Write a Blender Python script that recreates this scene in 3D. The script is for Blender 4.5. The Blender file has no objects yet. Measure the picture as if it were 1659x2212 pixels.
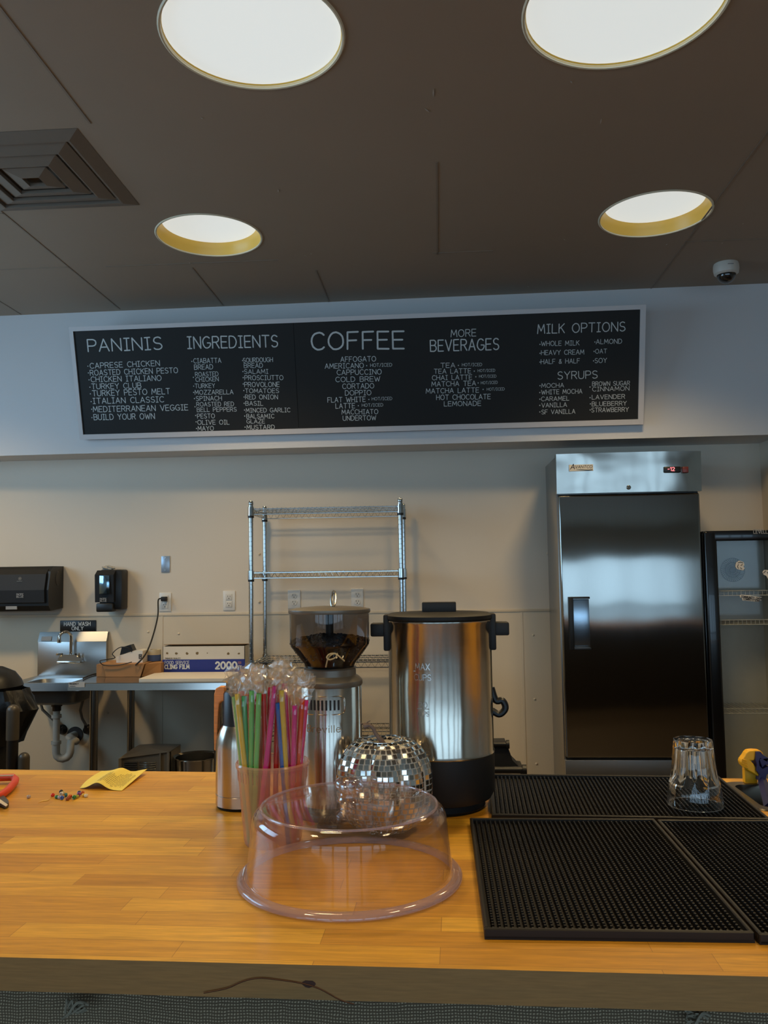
import bpy, bmesh, math, random
from mathutils import Vector, Matrix
random.seed(7)
PI = math.pi
S = bpy.context.scene
COL = S.collection

# ---------------------------------------------------------------- camera
CZ = 1.45
FPX = 1800.0
yaw, pitch, roll = 0.0649, 0.0735, -0.0143
Fv = Vector((-math.sin(yaw)*math.cos(pitch), math.cos(yaw)*math.cos(pitch), math.sin(pitch)))
R0 = Vector((math.cos(yaw), math.sin(yaw), 0)); U0 = R0.cross(Fv)
Rv = math.cos(roll)*R0 + math.sin(roll)*U0
Uv = -math.sin(roll)*R0 + math.cos(roll)*U0
cd = bpy.data.cameras.new('camera'); cam = bpy.data.objects.new('camera', cd); COL.objects.link(cam)
cd.sensor_fit = 'VERTICAL'; cd.sensor_height = 36.0; cd.lens = FPX/2212*36.0; cd.clip_start = 0.02
cam.matrix_world = Matrix(((Rv.x, Uv.x, -Fv.x, 0), (Rv.y, Uv.y, -Fv.y, 0), (Rv.z, Uv.z, -Fv.z, CZ), (0, 0, 0, 1)))
S.camera = cam

# ---------------------------------------------------------------- light settings
LAMP_COL = (1.0, 0.72, 0.36)
LAMP_FAR, LAMP_NEAR, LAMP_SIDE_ADDED, LAMP_BACK_ADDED, LAMP_RIGHT_ADDED = 122.0, 66.0, 142.0, 74.0, 135.0  # side, back and right lamps are unseen, added as warm fill
DAY_COL = (0.48, 0.75, 1.0)
DAY_SIDE_ADDED = 5.8
DAY_UPPER, DAY_LOWER = 2.8, 1.3       # radiance of the panes
S.view_settings.view_transform = 'Standard'; S.view_settings.look = 'None'
S.view_settings.exposure = 0.0; S.view_settings.gamma = 1.0; S.view_settings.use_curve_mapping = False
try:
    S.cycles.max_bounces = 10; S.cycles.transparent_max_bounces = 24; S.cycles.transmission_bounces = 8
    S.cycles.diffuse_bounces = 4; S.cycles.glossy_bounces = 5
    S.cycles.caustics_reflective = False; S.cycles.caustics_refractive = False
    S.cycles.sample_clamp_indirect = 6.0; S.cycles.use_denoising = True
except Exception:
    pass
world = bpy.data.worlds.new('sky'); S.world = world; world.use_nodes = True
world.node_tree.nodes['Background'].inputs[0].default_value = (0.5, 0.65, 0.9, 1)
world.node_tree.nodes['Background'].inputs[1].default_value = 0.25

# room figures (metres)
YW = 4.80          # back wall
ZCEIL = 2.97
ZSOF = 2.152       # underside of the bulkhead
XL, XR, YF = -3.7, 5.2, -3.2
ZCT = 1.03         # counter top
WINDOWS = [(-3.4, -2.3), (-2.22, -1.1), (-1.02, 0.1), (0.18, 1.3), (1.38, 2.5), (2.58, 3.5), (3.58, 4.5)]
ADDED_SIDEWIN = (1.0, 3.5, 1.55, 2.75)      # unseen high window added in the left wall to light the bulkhead
WZ0, WZM, WZ1 = 0.45, 1.15, 2.25
for k, (a, b) in enumerate(WINDOWS):
    for z0, z1, rad in ((WZ0, WZM, DAY_LOWER), (WZM, WZ1, DAY_UPPER)):
        l = bpy.data.lights.new('daylight', 'AREA'); l.shape = 'RECTANGLE'
        l.size = b-a; l.size_y = z1-z0; l.color = DAY_COL
        l.energy = rad*PI*(b-a)*(z1-z0)
        o = bpy.data.objects.new('daylight', l); COL.objects.link(o)
        o.location = ((a+b)/2, YF-0.16, (z0+z1)/2)
        o.rotation_euler = (PI/2, 0, 0)     # shines towards +Y (-Z axis turned to +Y)

y0, y1, z0, z1 = ADDED_SIDEWIN
l = bpy.data.lights.new('daylight', 'AREA'); l.shape = 'RECTANGLE'; l.size = z1-z0; l.size_y = y1-y0; l.color = (0.40, 0.70, 1.0); l.energy = DAY_SIDE_ADDED*PI*(y1-y0)*(z1-z0)
o = bpy.data.objects.new('daylight', l); COL.objects.link(o); o.location = (XL-0.16, (y0+y1)/2, (z0+z1)/2); o.rotation_euler = (0, -PI/2, 0)     # added side daylight, shines towards +X

# ---------------------------------------------------------------- pixel -> place helpers
def ray(x, y): return Rv*((x-829.5)/FPX) - Uv*((y-1106.0)/FPX) + Fv
def onY(x, y, Y):
    d = ray(x, y); return Vector((0, 0, CZ)) + d*(Y/d.y)
def onZ(x, y, Z):
    d = ray(x, y); return Vector((0, 0, CZ)) + d*((Z-CZ)/d.z)

# ---------------------------------------------------------------- materials
def lin(c):
    return tuple((v/12.92 if v <= 0.04045 else ((v+0.055)/1.055)**2.4) for v in [q/255.0 for q in c])
MATS = {}
def mat(name, rgb, rough=0.5, metal=0.0, var=0.06, scale=30.0, bump=0.0, bscale=200.0, stretch=(1, 1, 1), coat=0.0, spec=0.5, emit=None, estr=1.0, lin_in=False):
    if name in MATS: return MATS[name]
    m = bpy.data.materials.new(name); m.use_nodes = True; nt = m.node_tree; N = nt.nodes; L = nt.links
    b = N['Principled BSDF']
    c = rgb if lin_in else lin(rgb)
    b.inputs['Roughness'].default_value = rough; b.inputs['Metallic'].default_value = metal
    b.inputs['Coat Weight'].default_value = coat; b.inputs['Specular IOR Level'].default_value = spec
    tc = N.new('ShaderNodeTexCoord'); mp = N.new('ShaderNodeMapping'); mp.inputs['Scale'].default_value = stretch
    L.new(tc.outputs['Object'], mp.inputs['Vector'])
    n = N.new('ShaderNodeTexNoise'); n.inputs['Scale'].default_value = scale; n.inputs['Detail'].default_value = 4
    L.new(mp.outputs[0], n.inputs['Vector'])
    r = N.new('ShaderNodeMix'); r.data_type = 'RGBA'
    r.inputs[6].default_value = tuple(max(0, v*(1-var)) for v in c)+(1,); r.inputs[7].default_value = tuple(min(1, v*(1+var)) for v in c)+(1,)
    L.new(n.outputs['Fac'], r.inputs[0]); L.new(r.outputs[2], b.inputs['Base Color'])
    if bump:
        n2 = N.new('ShaderNodeTexNoise'); n2.inputs['Scale'].default_value = bscale; n2.inputs['Detail'].default_value = 3
        L.new(mp.outputs[0], n2.inputs['Vector'])
        bp = N.new('ShaderNodeBump'); bp.inputs['Strength'].default_value = bump; bp.inputs['Distance'].default_value = 0.002
        L.new(n2.outputs['Fac'], bp.inputs['Height']); L.new(bp.outputs[0], b.inputs['Normal'])
    if emit:
        b.inputs['Emission Color'].default_value = lin(emit)+(1,); b.inputs['Emission Strength'].default_value = estr
    MATS[name] = m; return m

def steel(name, rgb=(190, 186, 180), rough=0.2, aniso=0.0, arot=0.0, warp=0.0, wscale=2.0, grain=(1, 1, 60)):
    if name in MATS: return MATS[name]
    m = bpy.data.materials.new(name); m.use_nodes = True; nt = m.node_tree; N = nt.nodes; L = nt.links
    b = N['Principled BSDF']; b.inputs['Metallic'].default_value = 1.0
    tc = N.new('ShaderNodeTexCoord'); mp = N.new('ShaderNodeMapping'); mp.inputs['Scale'].default_value = grain
    L.new(tc.outputs['Object'], mp.inputs['Vector'])
    n = N.new('ShaderNodeTexNoise'); n.inputs['Scale'].default_value = 12; n.inputs['Detail'].default_value = 5
    L.new(mp.outputs[0], n.inputs['Vector'])
    c = lin(rgb)
    r = N.new('ShaderNodeMix'); r.data_type = 'RGBA'
    r.inputs[6].default_value = tuple(v*0.93 for v in c)+(1,); r.inputs[7].default_value = tuple(min(1, v*1.05) for v in c)+(1,)
    L.new(n.outputs['Fac'], r.inputs[0]); L.new(r.outputs[2], b.inputs['Base Color'])
    mr = N.new('ShaderNodeMapRange'); mr.inputs[3].default_value = rough*0.85; mr.inputs[4].default_value = rough*1.15
    L.new(n.outputs['Fac'], mr.inputs[0]); L.new(mr.outputs[0], b.inputs['Roughness'])
    if aniso:
        b.inputs['Anisotropic'].default_value = aniso; b.inputs['Anisotropic Rotation'].default_value = arot
        tg = N.new('ShaderNodeTangent'); tg.direction_type = 'RADIAL'; tg.axis = 'Z'
        L.new(tg.outputs[0], b.inputs['Tangent'])
    if warp:
        n2 = N.new('ShaderNodeTexNoise'); n2.inputs['Scale'].default_value = wscale; n2.inputs['Detail'].default_value = 1
        L.new(tc.outputs['Object'], n2.inputs['Vector'])
        bp = N.new('ShaderNodeBump'); bp.inputs['Strength'].default_value = 1.0; bp.inputs['Distance'].default_value = warp
        L.new(n2.outputs['Fac'], bp.inputs['Height']); L.new(bp.outputs[0], b.inputs['Normal'])
    MATS[name] = m; return m

def film(name, tint, gloss=(1, 1, 1), rough=0.03, haze=0.0, hazecol=(200, 190, 180), base=0.04, edge=0.7, power=3.0, bump=0.0, tl_mix=0.5):
    """thin clear plastic or sheet glass: light passes straight through with a tint, edge-on it mirrors"""
    if name in MATS: return MATS[name]
    m = bpy.data.materials.new(name); m.use_nodes = True; nt = m.node_tree; N = nt.nodes; L = nt.links
    for q in list(N):
        if q.type == 'BSDF_PRINCIPLED': N.remove(q)
    out = [q for q in N if q.type == 'OUTPUT_MATERIAL'][0]
    tr = N.new('ShaderNodeBsdfTransparent'); tr.inputs[0].default_value = tuple(tint)+(1,)
    gl = N.new('ShaderNodeBsdfGlossy'); gl.inputs[0].default_value = tuple(gloss)+(1,); gl.inputs['Roughness'].default_value = rough
    lw = N.new('ShaderNodeLayerWeight'); lw.inputs[0].default_value = 0.5
    pw = N.new('ShaderNodeMath'); pw.operation = 'POWER'; pw.inputs[1].default_value = power; L.new(lw.outputs['Facing'], pw.inputs[0])
    ma = N.new('ShaderNodeMath'); ma.operation = 'MULTIPLY_ADD'; ma.inputs[1].default_value = edge; ma.inputs[2].default_value = base; L.new(pw.outputs[0], ma.inputs[0])
    mx = N.new('ShaderNodeMixShader'); L.new(ma.outputs[0], mx.inputs[0])
    src = tr
    if haze:
        df = N.new('ShaderNodeBsdfDiffuse'); df.inputs[0].default_value = lin(hazecol)+(1,)
        tl = N.new('ShaderNodeBsdfTranslucent'); tl.inputs[0].default_value = lin(hazecol)+(1,)
        a = N.new('ShaderNodeMixShader'); a.inputs[0].default_value = tl_mix; L.new(df.outputs[0], a.inputs[1]); L.new(tl.outputs[0], a.inputs[2])
        h = N.new('ShaderNodeMixShader'); h.inputs[0].default_value = haze; L.new(tr.outputs[0], h.inputs[1]); L.new(a.outputs[0], h.inputs[2]); src = h
    L.new(src.outputs[0], mx.inputs[1]); L.new(gl.outputs[0], mx.inputs[2]); L.new(mx.outputs[0], out.inputs[0])
    if bump:
        tc = N.new('ShaderNodeTexCoord'); n2 = N.new('ShaderNodeTexNoise'); n2.inputs['Scale'].default_value = 260
        L.new(tc.outputs['Object'], n2.inputs['Vector'])
        bp = N.new('ShaderNodeBump'); bp.inputs['Strength'].default_value = bump; bp.inputs['Distance'].default_value = 0.004
        L.new(n2.outputs['Fac'], bp.inputs['Height']); L.new(bp.outputs[0], gl.inputs['Normal'])
    MATS[name] = m; return m

def glow(name, rgb, strength):
    m = bpy.data.materials.new(name); m.use_nodes = True; nt = m.node_tree
    b = nt.nodes['Principled BSDF']; b.inputs['Base Color'].default_value = (0.6, 0.6, 0.6, 1)
    b.inputs['Emission Color'].default_value = tuple(rgb)+(1,); b.inputs['Emission Strength'].default_value = strength
    MATS[name] = m; return m

# ---------------------------------------------------------------- mesh builder
class MB:
    def __init__(s): s.v = []; s.f = []; s.m = []
    def add(s, vs, fs, m=0):
        o = len(s.v); s.v += [Vector(q) for q in vs]; s.f += [tuple(i+o for i in f) for f in fs]; s.m += [m]*len(fs); return s
    def box(s, x0, x1, y0, y1, z0, z1, bev=0.0, m=0, seg=2):
        if bev <= 0:
            vs = [(x0, y0, z0), (x1, y0, z0), (x1, y1, z0), (x0, y1, z0), (x0, y0, z1), (x1, y0, z1), (x1, y1, z1), (x0, y1, z1)]
            return s.add(vs, [(3, 2, 1, 0), (4, 5, 6, 7), (0, 1, 5, 4), (1, 2, 6, 5), (2, 3, 7, 6), (3, 0, 4, 7)], m)
        bm = bmesh.new(); bmesh.ops.create_cube(bm, size=1)
        for v in bm.verts: v.co = Vector(((x0+x1)/2+v.co.x*(x1-x0), (y0+y1)/2+v.co.y*(y1-y0), (z0+z1)/2+v.co.z*(z1-z0)))
        bmesh.ops.bevel(bm, geom=bm.edges[:], offset=bev, segments=seg, affect='EDGES', profile=0.5)
        return s.addbm(bm, m)
    def addbm(s, bm, m=0):
        bm.verts.index_update()
        vs = [v.co.copy() for v in bm.verts]; fs = [tuple(v.index for v in f.verts) for f in bm.faces]; bm.free()
        return s.add(vs, fs, m)
    def lathe(s, cx, cy, prof, n=48, m=0, zoff=0.0, rfun=None):
        vs = []; fs = []; k = len(prof)
        for i in range(n):
            a = 2*PI*i/n; ca, sa = math.cos(a), math.sin(a)
            for j, (r, z) in enumerate(prof):
                if rfun: r = rfun(r, z, a)
                vs.append((cx+r*ca, cy+r*sa, z+zoff))
        for i in range(n):
            i2 = (i+1) % n
            for j in range(k-1):
                a, b, c, d = i*k+j, i2*k+j, i2*k+j+1, i*k+j+1
                if prof[j][0] < 1e-7: fs.append((a, c, d))
                elif prof[j+1][0] < 1e-7: fs.append((a, b, c))
                else: fs.append((a, b, c, d))
        return s.add(vs, fs, m)
    def tube(s, pts, r, n=8, m=0, caps=True, closed=False):
        pts = [Vector(p) for p in pts]; k = len(pts); rs = r if isinstance(r, (list, tuple)) else [r]*k
        vs = []; fs = []; up = None
        for i in range(k):
            t = (pts[(i+1) % k]-pts[i-1]) if closed else (pts[min(i+1, k-1)]-pts[max(i-1, 0)])
            if t.length < 1e-9: t = Vector((0, 0, 1))
            t.normalize()
            if up is None:
                up = Vector((0, 0, 1)) if abs(t.z) < 0.9 else Vector((1, 0, 0))
            u = (up-t*up.dot(t)); u.normalize(); w = t.cross(u); up = u
            for j in range(n):
                a = 2*PI*j/n; vs.append(pts[i]+u*(math.cos(a)*rs[i])+w*(math.sin(a)*rs[i]))
        seg = k if closed else k-1
        for i in range(seg):
            i2 = (i+1) % k
            for j in range(n):
                j2 = (j+1) % n; fs.append((i*n+j, i*n+j2, i2*n+j2, i2*n+j))
        if caps and not closed:
            fs.append(tuple(range(n-1, -1, -1))); fs.append(tuple((k-1)*n+j for j in range(n)))
        return s.add(vs, fs, m)
    def cyl(s, p0, p1, r, n=16, m=0): return s.tube([p0, p1], r, n, m)
    def ext(s, loop, vec, m=0):
        """solid made by pushing a flat loop of points along a vector"""
        loop = [Vector(p) for p in loop]; vec = Vector(vec); k = len(loop)
        nrm = Vector((0, 0, 0))
        for i in range(k): nrm += loop[i].cross(loop[(i+1) % k])
        if nrm.dot(vec) > 0: loop.reverse()
        vs = loop+[p+vec for p in loop]
        fs = [tuple(range(k)), tuple(range(2*k-1, k-1, -1))]
        for i in range(k):
            j = (i+1) % k; fs.append((j, i, i+k, j+k))
        return s.add(vs, fs, m)
    def xform(s, fn, start=0):
        for i in range(start, len(s.v)): s.v[i] = Vector(fn(s.v[i]))
        return s
    def build(s, name, mats, parent=None, loc=None, smooth=True, angle=35):
        base = Vector(loc) if loc is not None else (root_loc(parent) if parent else Vector((0, 0, 0)))
        me = bpy.data.meshes.new(name); me.from_pydata([v-base for v in s.v], [], s.f)
        if not isinstance(mats, (list, tuple)): mats = [mats]
        for q in mats: me.materials.append(q)
        me.polygons.foreach_set('material_index', s.m)
        if smooth:
            me.polygons.foreach_set('use_smooth', [True]*len(s.f)); me.update(); me.set_sharp_from_angle(angle=math.radians(angle))
        me.update()
        o = bpy.data.objects.new(name, me); COL.objects.link(o)
        if parent: o.parent = parent
        else: o.location = base
        return o
def root_loc(o):
    v = Vector(o.location)
    while o.parent: o = o.parent; v += Vector(o.location)
    return v
def tag(o, label=None, cat=None, group=None, kind=None):
    if label: o['label'] = label
    if cat: o['category'] = cat
    if group: o['group'] = group
    if kind: o['kind'] = kind
    return o
def thing(name, label, cat, loc, group=None):
    o = bpy.data.objects.new(name, None); COL.objects.link(o); o.location = loc; o.empty_display_size = 0.05
    return tag(o, label, cat, group)
def struct(o): o['kind'] = 'structure'; return o

# ---------------------------------------------------------------- single-stroke hand lettering
def arc(cx, cy, rx, ry, a0, a1, n=10):
    return [(cx+rx*math.cos(math.radians(a0+(a1-a0)*i/n)), cy+ry*math.sin(math.radians(a0+(a1-a0)*i/n))) for i in range(n+1)]
G = {
'A': (4, [[(0, 0), (2, 6), (4, 0)], [(.7, 2), (3.3, 2)]]),
'B': (3.6, [[(0, 0), (0, 6), (2, 6)]+arc(2, 4.6, 1.3, 1.4, 90, -90, 6)+[(0, 3.2)], [(2, 3.2)]+arc(2.1, 1.6, 1.5, 1.6, 90, -90, 6)+[(0, 0)]]),
'C': (3.8, [arc(2.2, 3, 2.2, 3, 45, 315, 14)]),
'D': (3.8, [[(0, 0), (0, 6), (1.4, 6)]+arc(1.4, 3, 2.4, 3, 90, -90, 8)+[(0, 0)]]),
'E': (3.2, [[(3.2, 6), (0, 6), (0, 0), (3.2, 0)], [(0, 3.1), (2.8, 3.1)]]),
'F': (3.2, [[(3.2, 6), (0, 6), (0, 0)], [(0, 3.1), (2.6, 3.1)]]),
'G': (4.1, [arc(2.2, 3, 2.2, 3, 45, 340, 14)+[(4.1, 2.7), (2.4, 2.7)]]),
'H': (3.7, [[(0, 0), (0, 6)], [(3.7, 0), (3.7, 6)], [(0, 3.1), (3.7, 3.1)]]),
'I': (2.2, [[(1.1, 0), (1.1, 6)], [(0, 6), (2.2, 6)], [(0, 0), (2.2, 0)]]),
'J': (2.6, [[(2.6, 6), (2.6, 1.6)]+arc(1.3, 1.4, 1.3, 1.4, 0, -180, 6)]),
'K': (3.5, [[(0, 0), (0, 6)], [(3.4, 6), (0, 2.6)], [(1.1, 3.7), (3.5, 0)]]),
'L': (3.0, [[(0, 6), (0, 0), (3, 0)]]),
'M': (4.6, [[(0, 0), (.5, 6), (2.3, 1.6), (4.1, 6), (4.6, 0)]]),
'N': (3.8, [[(0, 0), (0, 6), (3.8, 0), (3.8, 6)]]),
'O': (4.4, [arc(2.2, 3, 2.2, 3, 90, 450, 18)]),
'P': (3.4, [[(0, 0), (0, 6), (2, 6)]+arc(2, 4.4, 1.5, 1.6, 90, -90, 6)+[(0, 2.8)]]),
'Q': (4.4, [arc(2.2, 3, 2.2, 3, 90, 450, 18), [(2.8, 1.4), (4.3, -.3)]]),
'R': (3.6, [[(0, 0), (0, 6), (2, 6)]+arc(2, 4.5, 1.4, 1.5, 90, -90, 6)+[(0, 3)], [(1.8, 3), (3.6, 0)]]),
'S': (3.4, [arc(1.8, 4.5, 1.6, 1.5, 35, 270, 9)+arc(1.7, 1.5, 1.7, 1.5, 90, -150, 9)]),
'T': (3.8, [[(0, 6), (3.8, 6)], [(1.9, 6), (1.9, 0)]]),
'U': (3.7, [[(0, 6), (0, 1.9)]+arc(1.85, 1.9, 1.85, 1.9, 180, 360, 8)+[(3.7, 6)]]),
'V': (3.9, [[(0, 6), (1.95, 0), (3.9, 6)]]),
'W': (5.2, [[(0, 6), (1.3, 0), (2.6, 4.6), (3.9, 0), (5.2, 6)]]),
'X': (3.7, [[(0, 0), (3.7, 6)], [(0, 6), (3.7, 0)]]),
'Y': (3.8, [[(0, 6), (1.9, 3), (3.8, 6)], [(1.9, 3), (1.9, 0)]]),
'Z': (3.7, [[(0, 6), (3.7, 6), (0, 0), (3.7, 0)]]),
'&': (3.2, [[(3.2, 0), (.8, 4.2)]+arc(1.6, 4.7, .9, .8, 180, 0, 6)+[(.4, 2)]+arc(1.3, 1.2, 1.2, 1.2, 150, 300, 6)+[(3.1, 2.4)]]),
'/': (2.4, [[(0, -.4), (2.4, 6.4)]]),
'-': (2.4, [[(0, 3), (2.4, 3)]]),
'0': (3.8, [arc(1.9, 3, 1.9, 3, 90, 450, 16)]),
'1': (1.6, [[(0, 4.9), (1.4, 6), (1.4, 0)]]),
'2': (3.4, [arc(1.7, 4.3, 1.6, 1.7, 165, -35, 9)+[(0, 0), (3.4, 0)]]),
'3': (3.3, [arc(1.6, 4.5, 1.5, 1.5, 150, -90, 8)+arc(1.6, 1.5, 1.7, 1.5, 90, -150, 8)]),
'r': (2.2, [[(0, 0), (0, 4)], arc(1.5, 2.6, 1.5, 1.4, 180, 60, 6)]),
'e': (3.2, [[(0.1, 2.1), (3.1, 2.1)]+arc(1.6, 2, 1.6, 2, 0, 315, 12)]),
'v': (3.0, [[(0, 4), (1.5, 0), (3, 4)]]),
'i': (0.6, [[(.3, 0), (.3, 4)], [(.3, 5.3), (.3, 5.7)]]),
'l': (0.6, [[(.3, 0), (.3, 6)]]),
' ': (2.4, [])}
def text_width(t, gap=1.25): return sum(G[c][0]+gap for c in t)-gap
def strokes(t, gap=1.25):
    x = 0; out = []
    for c in t:
        w, pl = G[c]
        for p in pl: out.append([(x+a, b) for a, b in p])
        x += w+gap
    return out
def write(mb, t, place, w, h, weight=0.12, gap=1.25, m=0, wob=0.0, slant=0.0):
    """flat painted strokes; place(u, v) gives the point for u in 0..w and v in 0..h"""
    W = text_width(t, gap); sx = w/W; sy = h/6.0; hw = weight*h/2; cnt = 0
    for pl in strokes(t, gap):
        pts = [Vector((a*sx+slant*b*sy, b*sy)) for a, b in pl]
        if wob: pts = [p+Vector((random.uniform(-wob, wob), random.uniform(-wob, wob)))*h for p in pts]
        for i in range(len(pts)-1):
            a, b = pts[i], pts[i+1]; d = b-a
            if d.length < 1e-9: continue
            d.normalize(); nn = Vector((-d.y, d.x))*hw; e = d*hw*0.75
            q = [a-e+nn*.55, a-e-nn*.55, a-nn, b-nn, b+e-nn*.55, b+e+nn*.55, b+nn, a+nn]
            q = [a+nn, a-e+nn*.5, a-e-nn*.5, a-nn, b-nn, b+e-nn*.5, b+e+nn*.5, b+nn]
            p0 = place(a.x, a.y); nr = (place(a.x+.001, a.y)-p0).cross(place(a.x, a.y+.001)-p0).normalized(); cnt += 1
            mb.add([place(p.x, p.y)+nr*((cnt % 48)*7e-6) for p in q], [tuple(range(8))], m)
def planar(origin, u, v):
    o = Vector(origin); u = Vector(u).normalized(); v = Vector(v).normalized()
    return lambda a, b: o+u*a+v*b

# ================================================================ SETTING
M_WALL = mat('wall_paint', (222, 209, 190), 0.55, var=0.03, scale=2.5, bump=0.12, bscale=160)
M_PANEL = mat('wall_panel', (218, 201, 174), 0.42, var=0.03, scale=3.0, bump=0.15, bscale=90)
M_CEIL = mat('ceiling_paint', (162, 146, 127), 0.62, var=0.08, scale=1.5, bump=0.1, bscale=120)
M_SEAM = mat('ceiling_seam', (146, 131, 114), 0.6)
M_FLECK = mat('ceiling_fleck', (196, 190, 180), 0.7)
M_FLOOR = mat('floor_tile', (62, 52, 42), 0.5, var=0.15, scale=6)
M_BLACK = mat('black_plastic', (20, 19, 18), 0.4, var=0.1)
M_BLACKM = mat('black_matte', (19, 17, 15), 0.6, var=0.1)
M_STEEL = steel('brushed_steel', (186, 184, 178), 0.24)
M_CHROME = steel('chrome', (214, 212, 206), 0.08, grain=(1, 1, 1))
M_WHITE = mat('white_plastic', (218, 212, 200), 0.35, var=0.02)
M_PAINTW = mat('white_lettering', (206, 208, 205), 0.6, var=0.05)

b = MB(); b.box(XL, XR, YF, YW, -0.1, 0); struct(b.build('floor', M_FLOOR, smooth=False))

# ceiling: a sheet with four round openings for the recessed lights, faint tile seams, paint flecks
LAMPS = [(-1.0, 3.58, 0.232), (0.955, 3.55, 0.232), (-0.497, 2.222, 0.256), (0.532, 2.192, 0.272), (-2.95, 3.55, 0.232), (-0.98, 0.78, 0.232), (0.98, 0.76, 0.232), (2.95, 3.5, 0.232)]  # the last four are out of view, added to brighten walls and counter
bm = bmesh.new()
def loop(pts):
    vs = [bm.verts.new(p) for p in pts]; return [bm.edges.new((vs[i], vs[(i+1) % len(vs)])) for i in range(len(vs))]
es = loop([(XL, YF, ZCEIL), (XR, YF, ZCEIL), (XR, YW, ZCEIL), (XL, YW, ZCEIL)])
for (x, y, r) in LAMPS: es += loop([(x+r*math.cos(2*PI*i/72), y+r*math.sin(2*PI*i/72), ZCEIL) for i in range(72)])
bmesh.ops.triangle_fill(bm, use_beauty=True, use_dissolve=False, edges=es, normal=(0, 0, -1))
for f in bm.faces:
    f.normal_update()
    if f.normal.z > 0: f.normal_flip()
b = MB(); b.addbm(bm)
def seam(x0, y0, x1, y1, w=0.007):
    b.box(min(x0, x1)-w/2, max(x0, x1)+w/2, min(y0, y1)-w/2, max(y0, y1)+w/2, ZCEIL-0.0022, ZCEIL-0.0002, m=1)
for x, y0, y1 in ((-1.785, -1.0, 4.53), (-1.19, 3.95, 4.53), (-0.588, 4.05, 4.53), (1.175, 1.2, 4.5), (-1.14, 2.0, 2.62), (0.02, 3.0, 3.9), (-2.38, 2.0, 4.56)):
    seam(x, y0, x, y1)
for y, x0, x1 in ((3.876, -3.0, -1.785), (3.89, -1.6, -0.75), (3.862, 1.175, 3.0), (3.88, 0.0, 0.28), (3.26, -3.0, -1.785)):
    seam(x0, y, x1, y, 0.006)
for px, py, ln in ((190, 260, .012), (436, 255, .01), (601, 412, .03), (660, 552, .02), (672, 548, .012), (410, 568, .014), (922, 238, .03), (936, 200, .05), (1234, 177, .016), (1298, 262, .035), (1219, 517, .02), (1141, 619, .02), (1560, 525, .01), (1440, 528, .012), (1648, 583, .02), (1605, 483, .008)):
    p = onZ(px, py, ZCEIL-0.001); a = random.uniform(-0.6, 0.6)+PI/2; d = Vector((math.cos(a), math.sin(a), 0)); n = Vector((-d.y, d.x, 0))*0.0022
    b.ext([p-d*ln/2, p+n, p+d*ln/2, p-n], (0, 0, -0.001), m=2)
struct(b.build('ceiling', [M_CEIL, M_SEAM, M_FLECK], smooth=False))
b = MB(); b.box(XL, XR, YF, YW, 3.4, 3.5); struct(b.build('ceiling_slab', M_CEIL, smooth=False))

# back wall: panelled below the rail, with round rivet heads
ZRAIL = 1.233
b = MB(); b.box(XL-0.1, XR+0.1, YW, YW+0.1, 0, 3.4)
b.box(XL, XR, YW-0.004, YW, 0, ZRAIL-0.003, m=1)
for px, py in ((320, 1365), (386, 1369), (1152, 1372), (1155, 1510), (1159, 1650), (205, 1545), (232, 1540), (735, 1372), (1183, 1196), (560, 1197), (560, 1300)):
    p = onY(px, py, YW-0.004); dark = py < 1310
    b.lathe(0, 0, [(0.0, 0.0045), (0.004, 0.004), (0.0065, 0.002), (0.007, 0)], 10, 1)
    for i in range(len(b.v)-40, len(b.v)):
        q = b.v[i].copy(); b.v[i] = Vector((p.x+q.x, p.y-q.z, p.z+q.y))
struct(b.build('wall_back', [M_WALL, M_PANEL]))
b = MB(); b.box(XL, 0.64, YW-0.008, YW-0.0035, ZRAIL-0.012, ZRAIL+0.004, bev=0.002); b.box(0.64, 1.82, YW-0.008, YW-0.0035, ZRAIL-0.012, ZRAIL+0.004, bev=0.002)
struct(b.build('trim_1', M_PANEL))
b = MB()
for px in (350, 1128): 
    p = onY(px, 1400, YW); b.box(p.x-0.006, p.x+0.006, YW-0.0065, YW-0.0035, 0, ZRAIL-0.012)
struct(b.build('trim_2', M_PANEL))

def bulkY(x): return 4.526-0.0207*x
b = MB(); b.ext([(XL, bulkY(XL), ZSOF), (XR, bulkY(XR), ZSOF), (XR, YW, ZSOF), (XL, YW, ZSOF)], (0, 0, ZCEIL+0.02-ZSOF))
struct(b.build('wall_upper', mat('bulkhead_daylit_white', (219, 217, 216), 0.55, var=0.03, scale=2.5, bump=0.12, bscale=160), smooth=False))  # cooler white than the wall, blue daylight put into its colour
b = MB(); b.box(1.82, 2.7, bulkY(2.0), YW, 0, ZSOF); struct(b.build('wall_right', M_WALL, smooth=False))
sy0, sy1, sz0, sz1 = ADDED_SIDEWIN
b = MB(); b.box(XL-0.1, XL, YF, sy0, 0, 3.4); b.box(XL-0.1, XL, sy1, YW, 0, 3.4); b.box(XL-0.1, XL, sy0, sy1, 0, sz0); b.box(XL-0.1, XL, sy0, sy1, sz1, 3.4); struct(b.build('wall_left', M_WALL, smooth=False))
b = MB()
for y0, y1, z0, z1 in ((sy0, sy0+.05, sz0, sz1), (sy1-.05, sy1, sz0, sz1), (sy0, sy1, sz0, sz0+.05), (sy0, sy1, sz1-.05, sz1), ((sy0+sy1)/2-.03, (sy0+sy1)/2+.03, sz0, sz1)): b.box(XL-.08, XL-.03, y0, y1, z0, z1)
struct(b.build('window_8', M_BLACK, smooth=False))  # frame of the added window, out of view
b = MB(); b.box(XR, XR+0.1, YF, YW, 0, 3.4); struct(b.build('wall_far_right', M_WALL, smooth=False))
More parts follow.
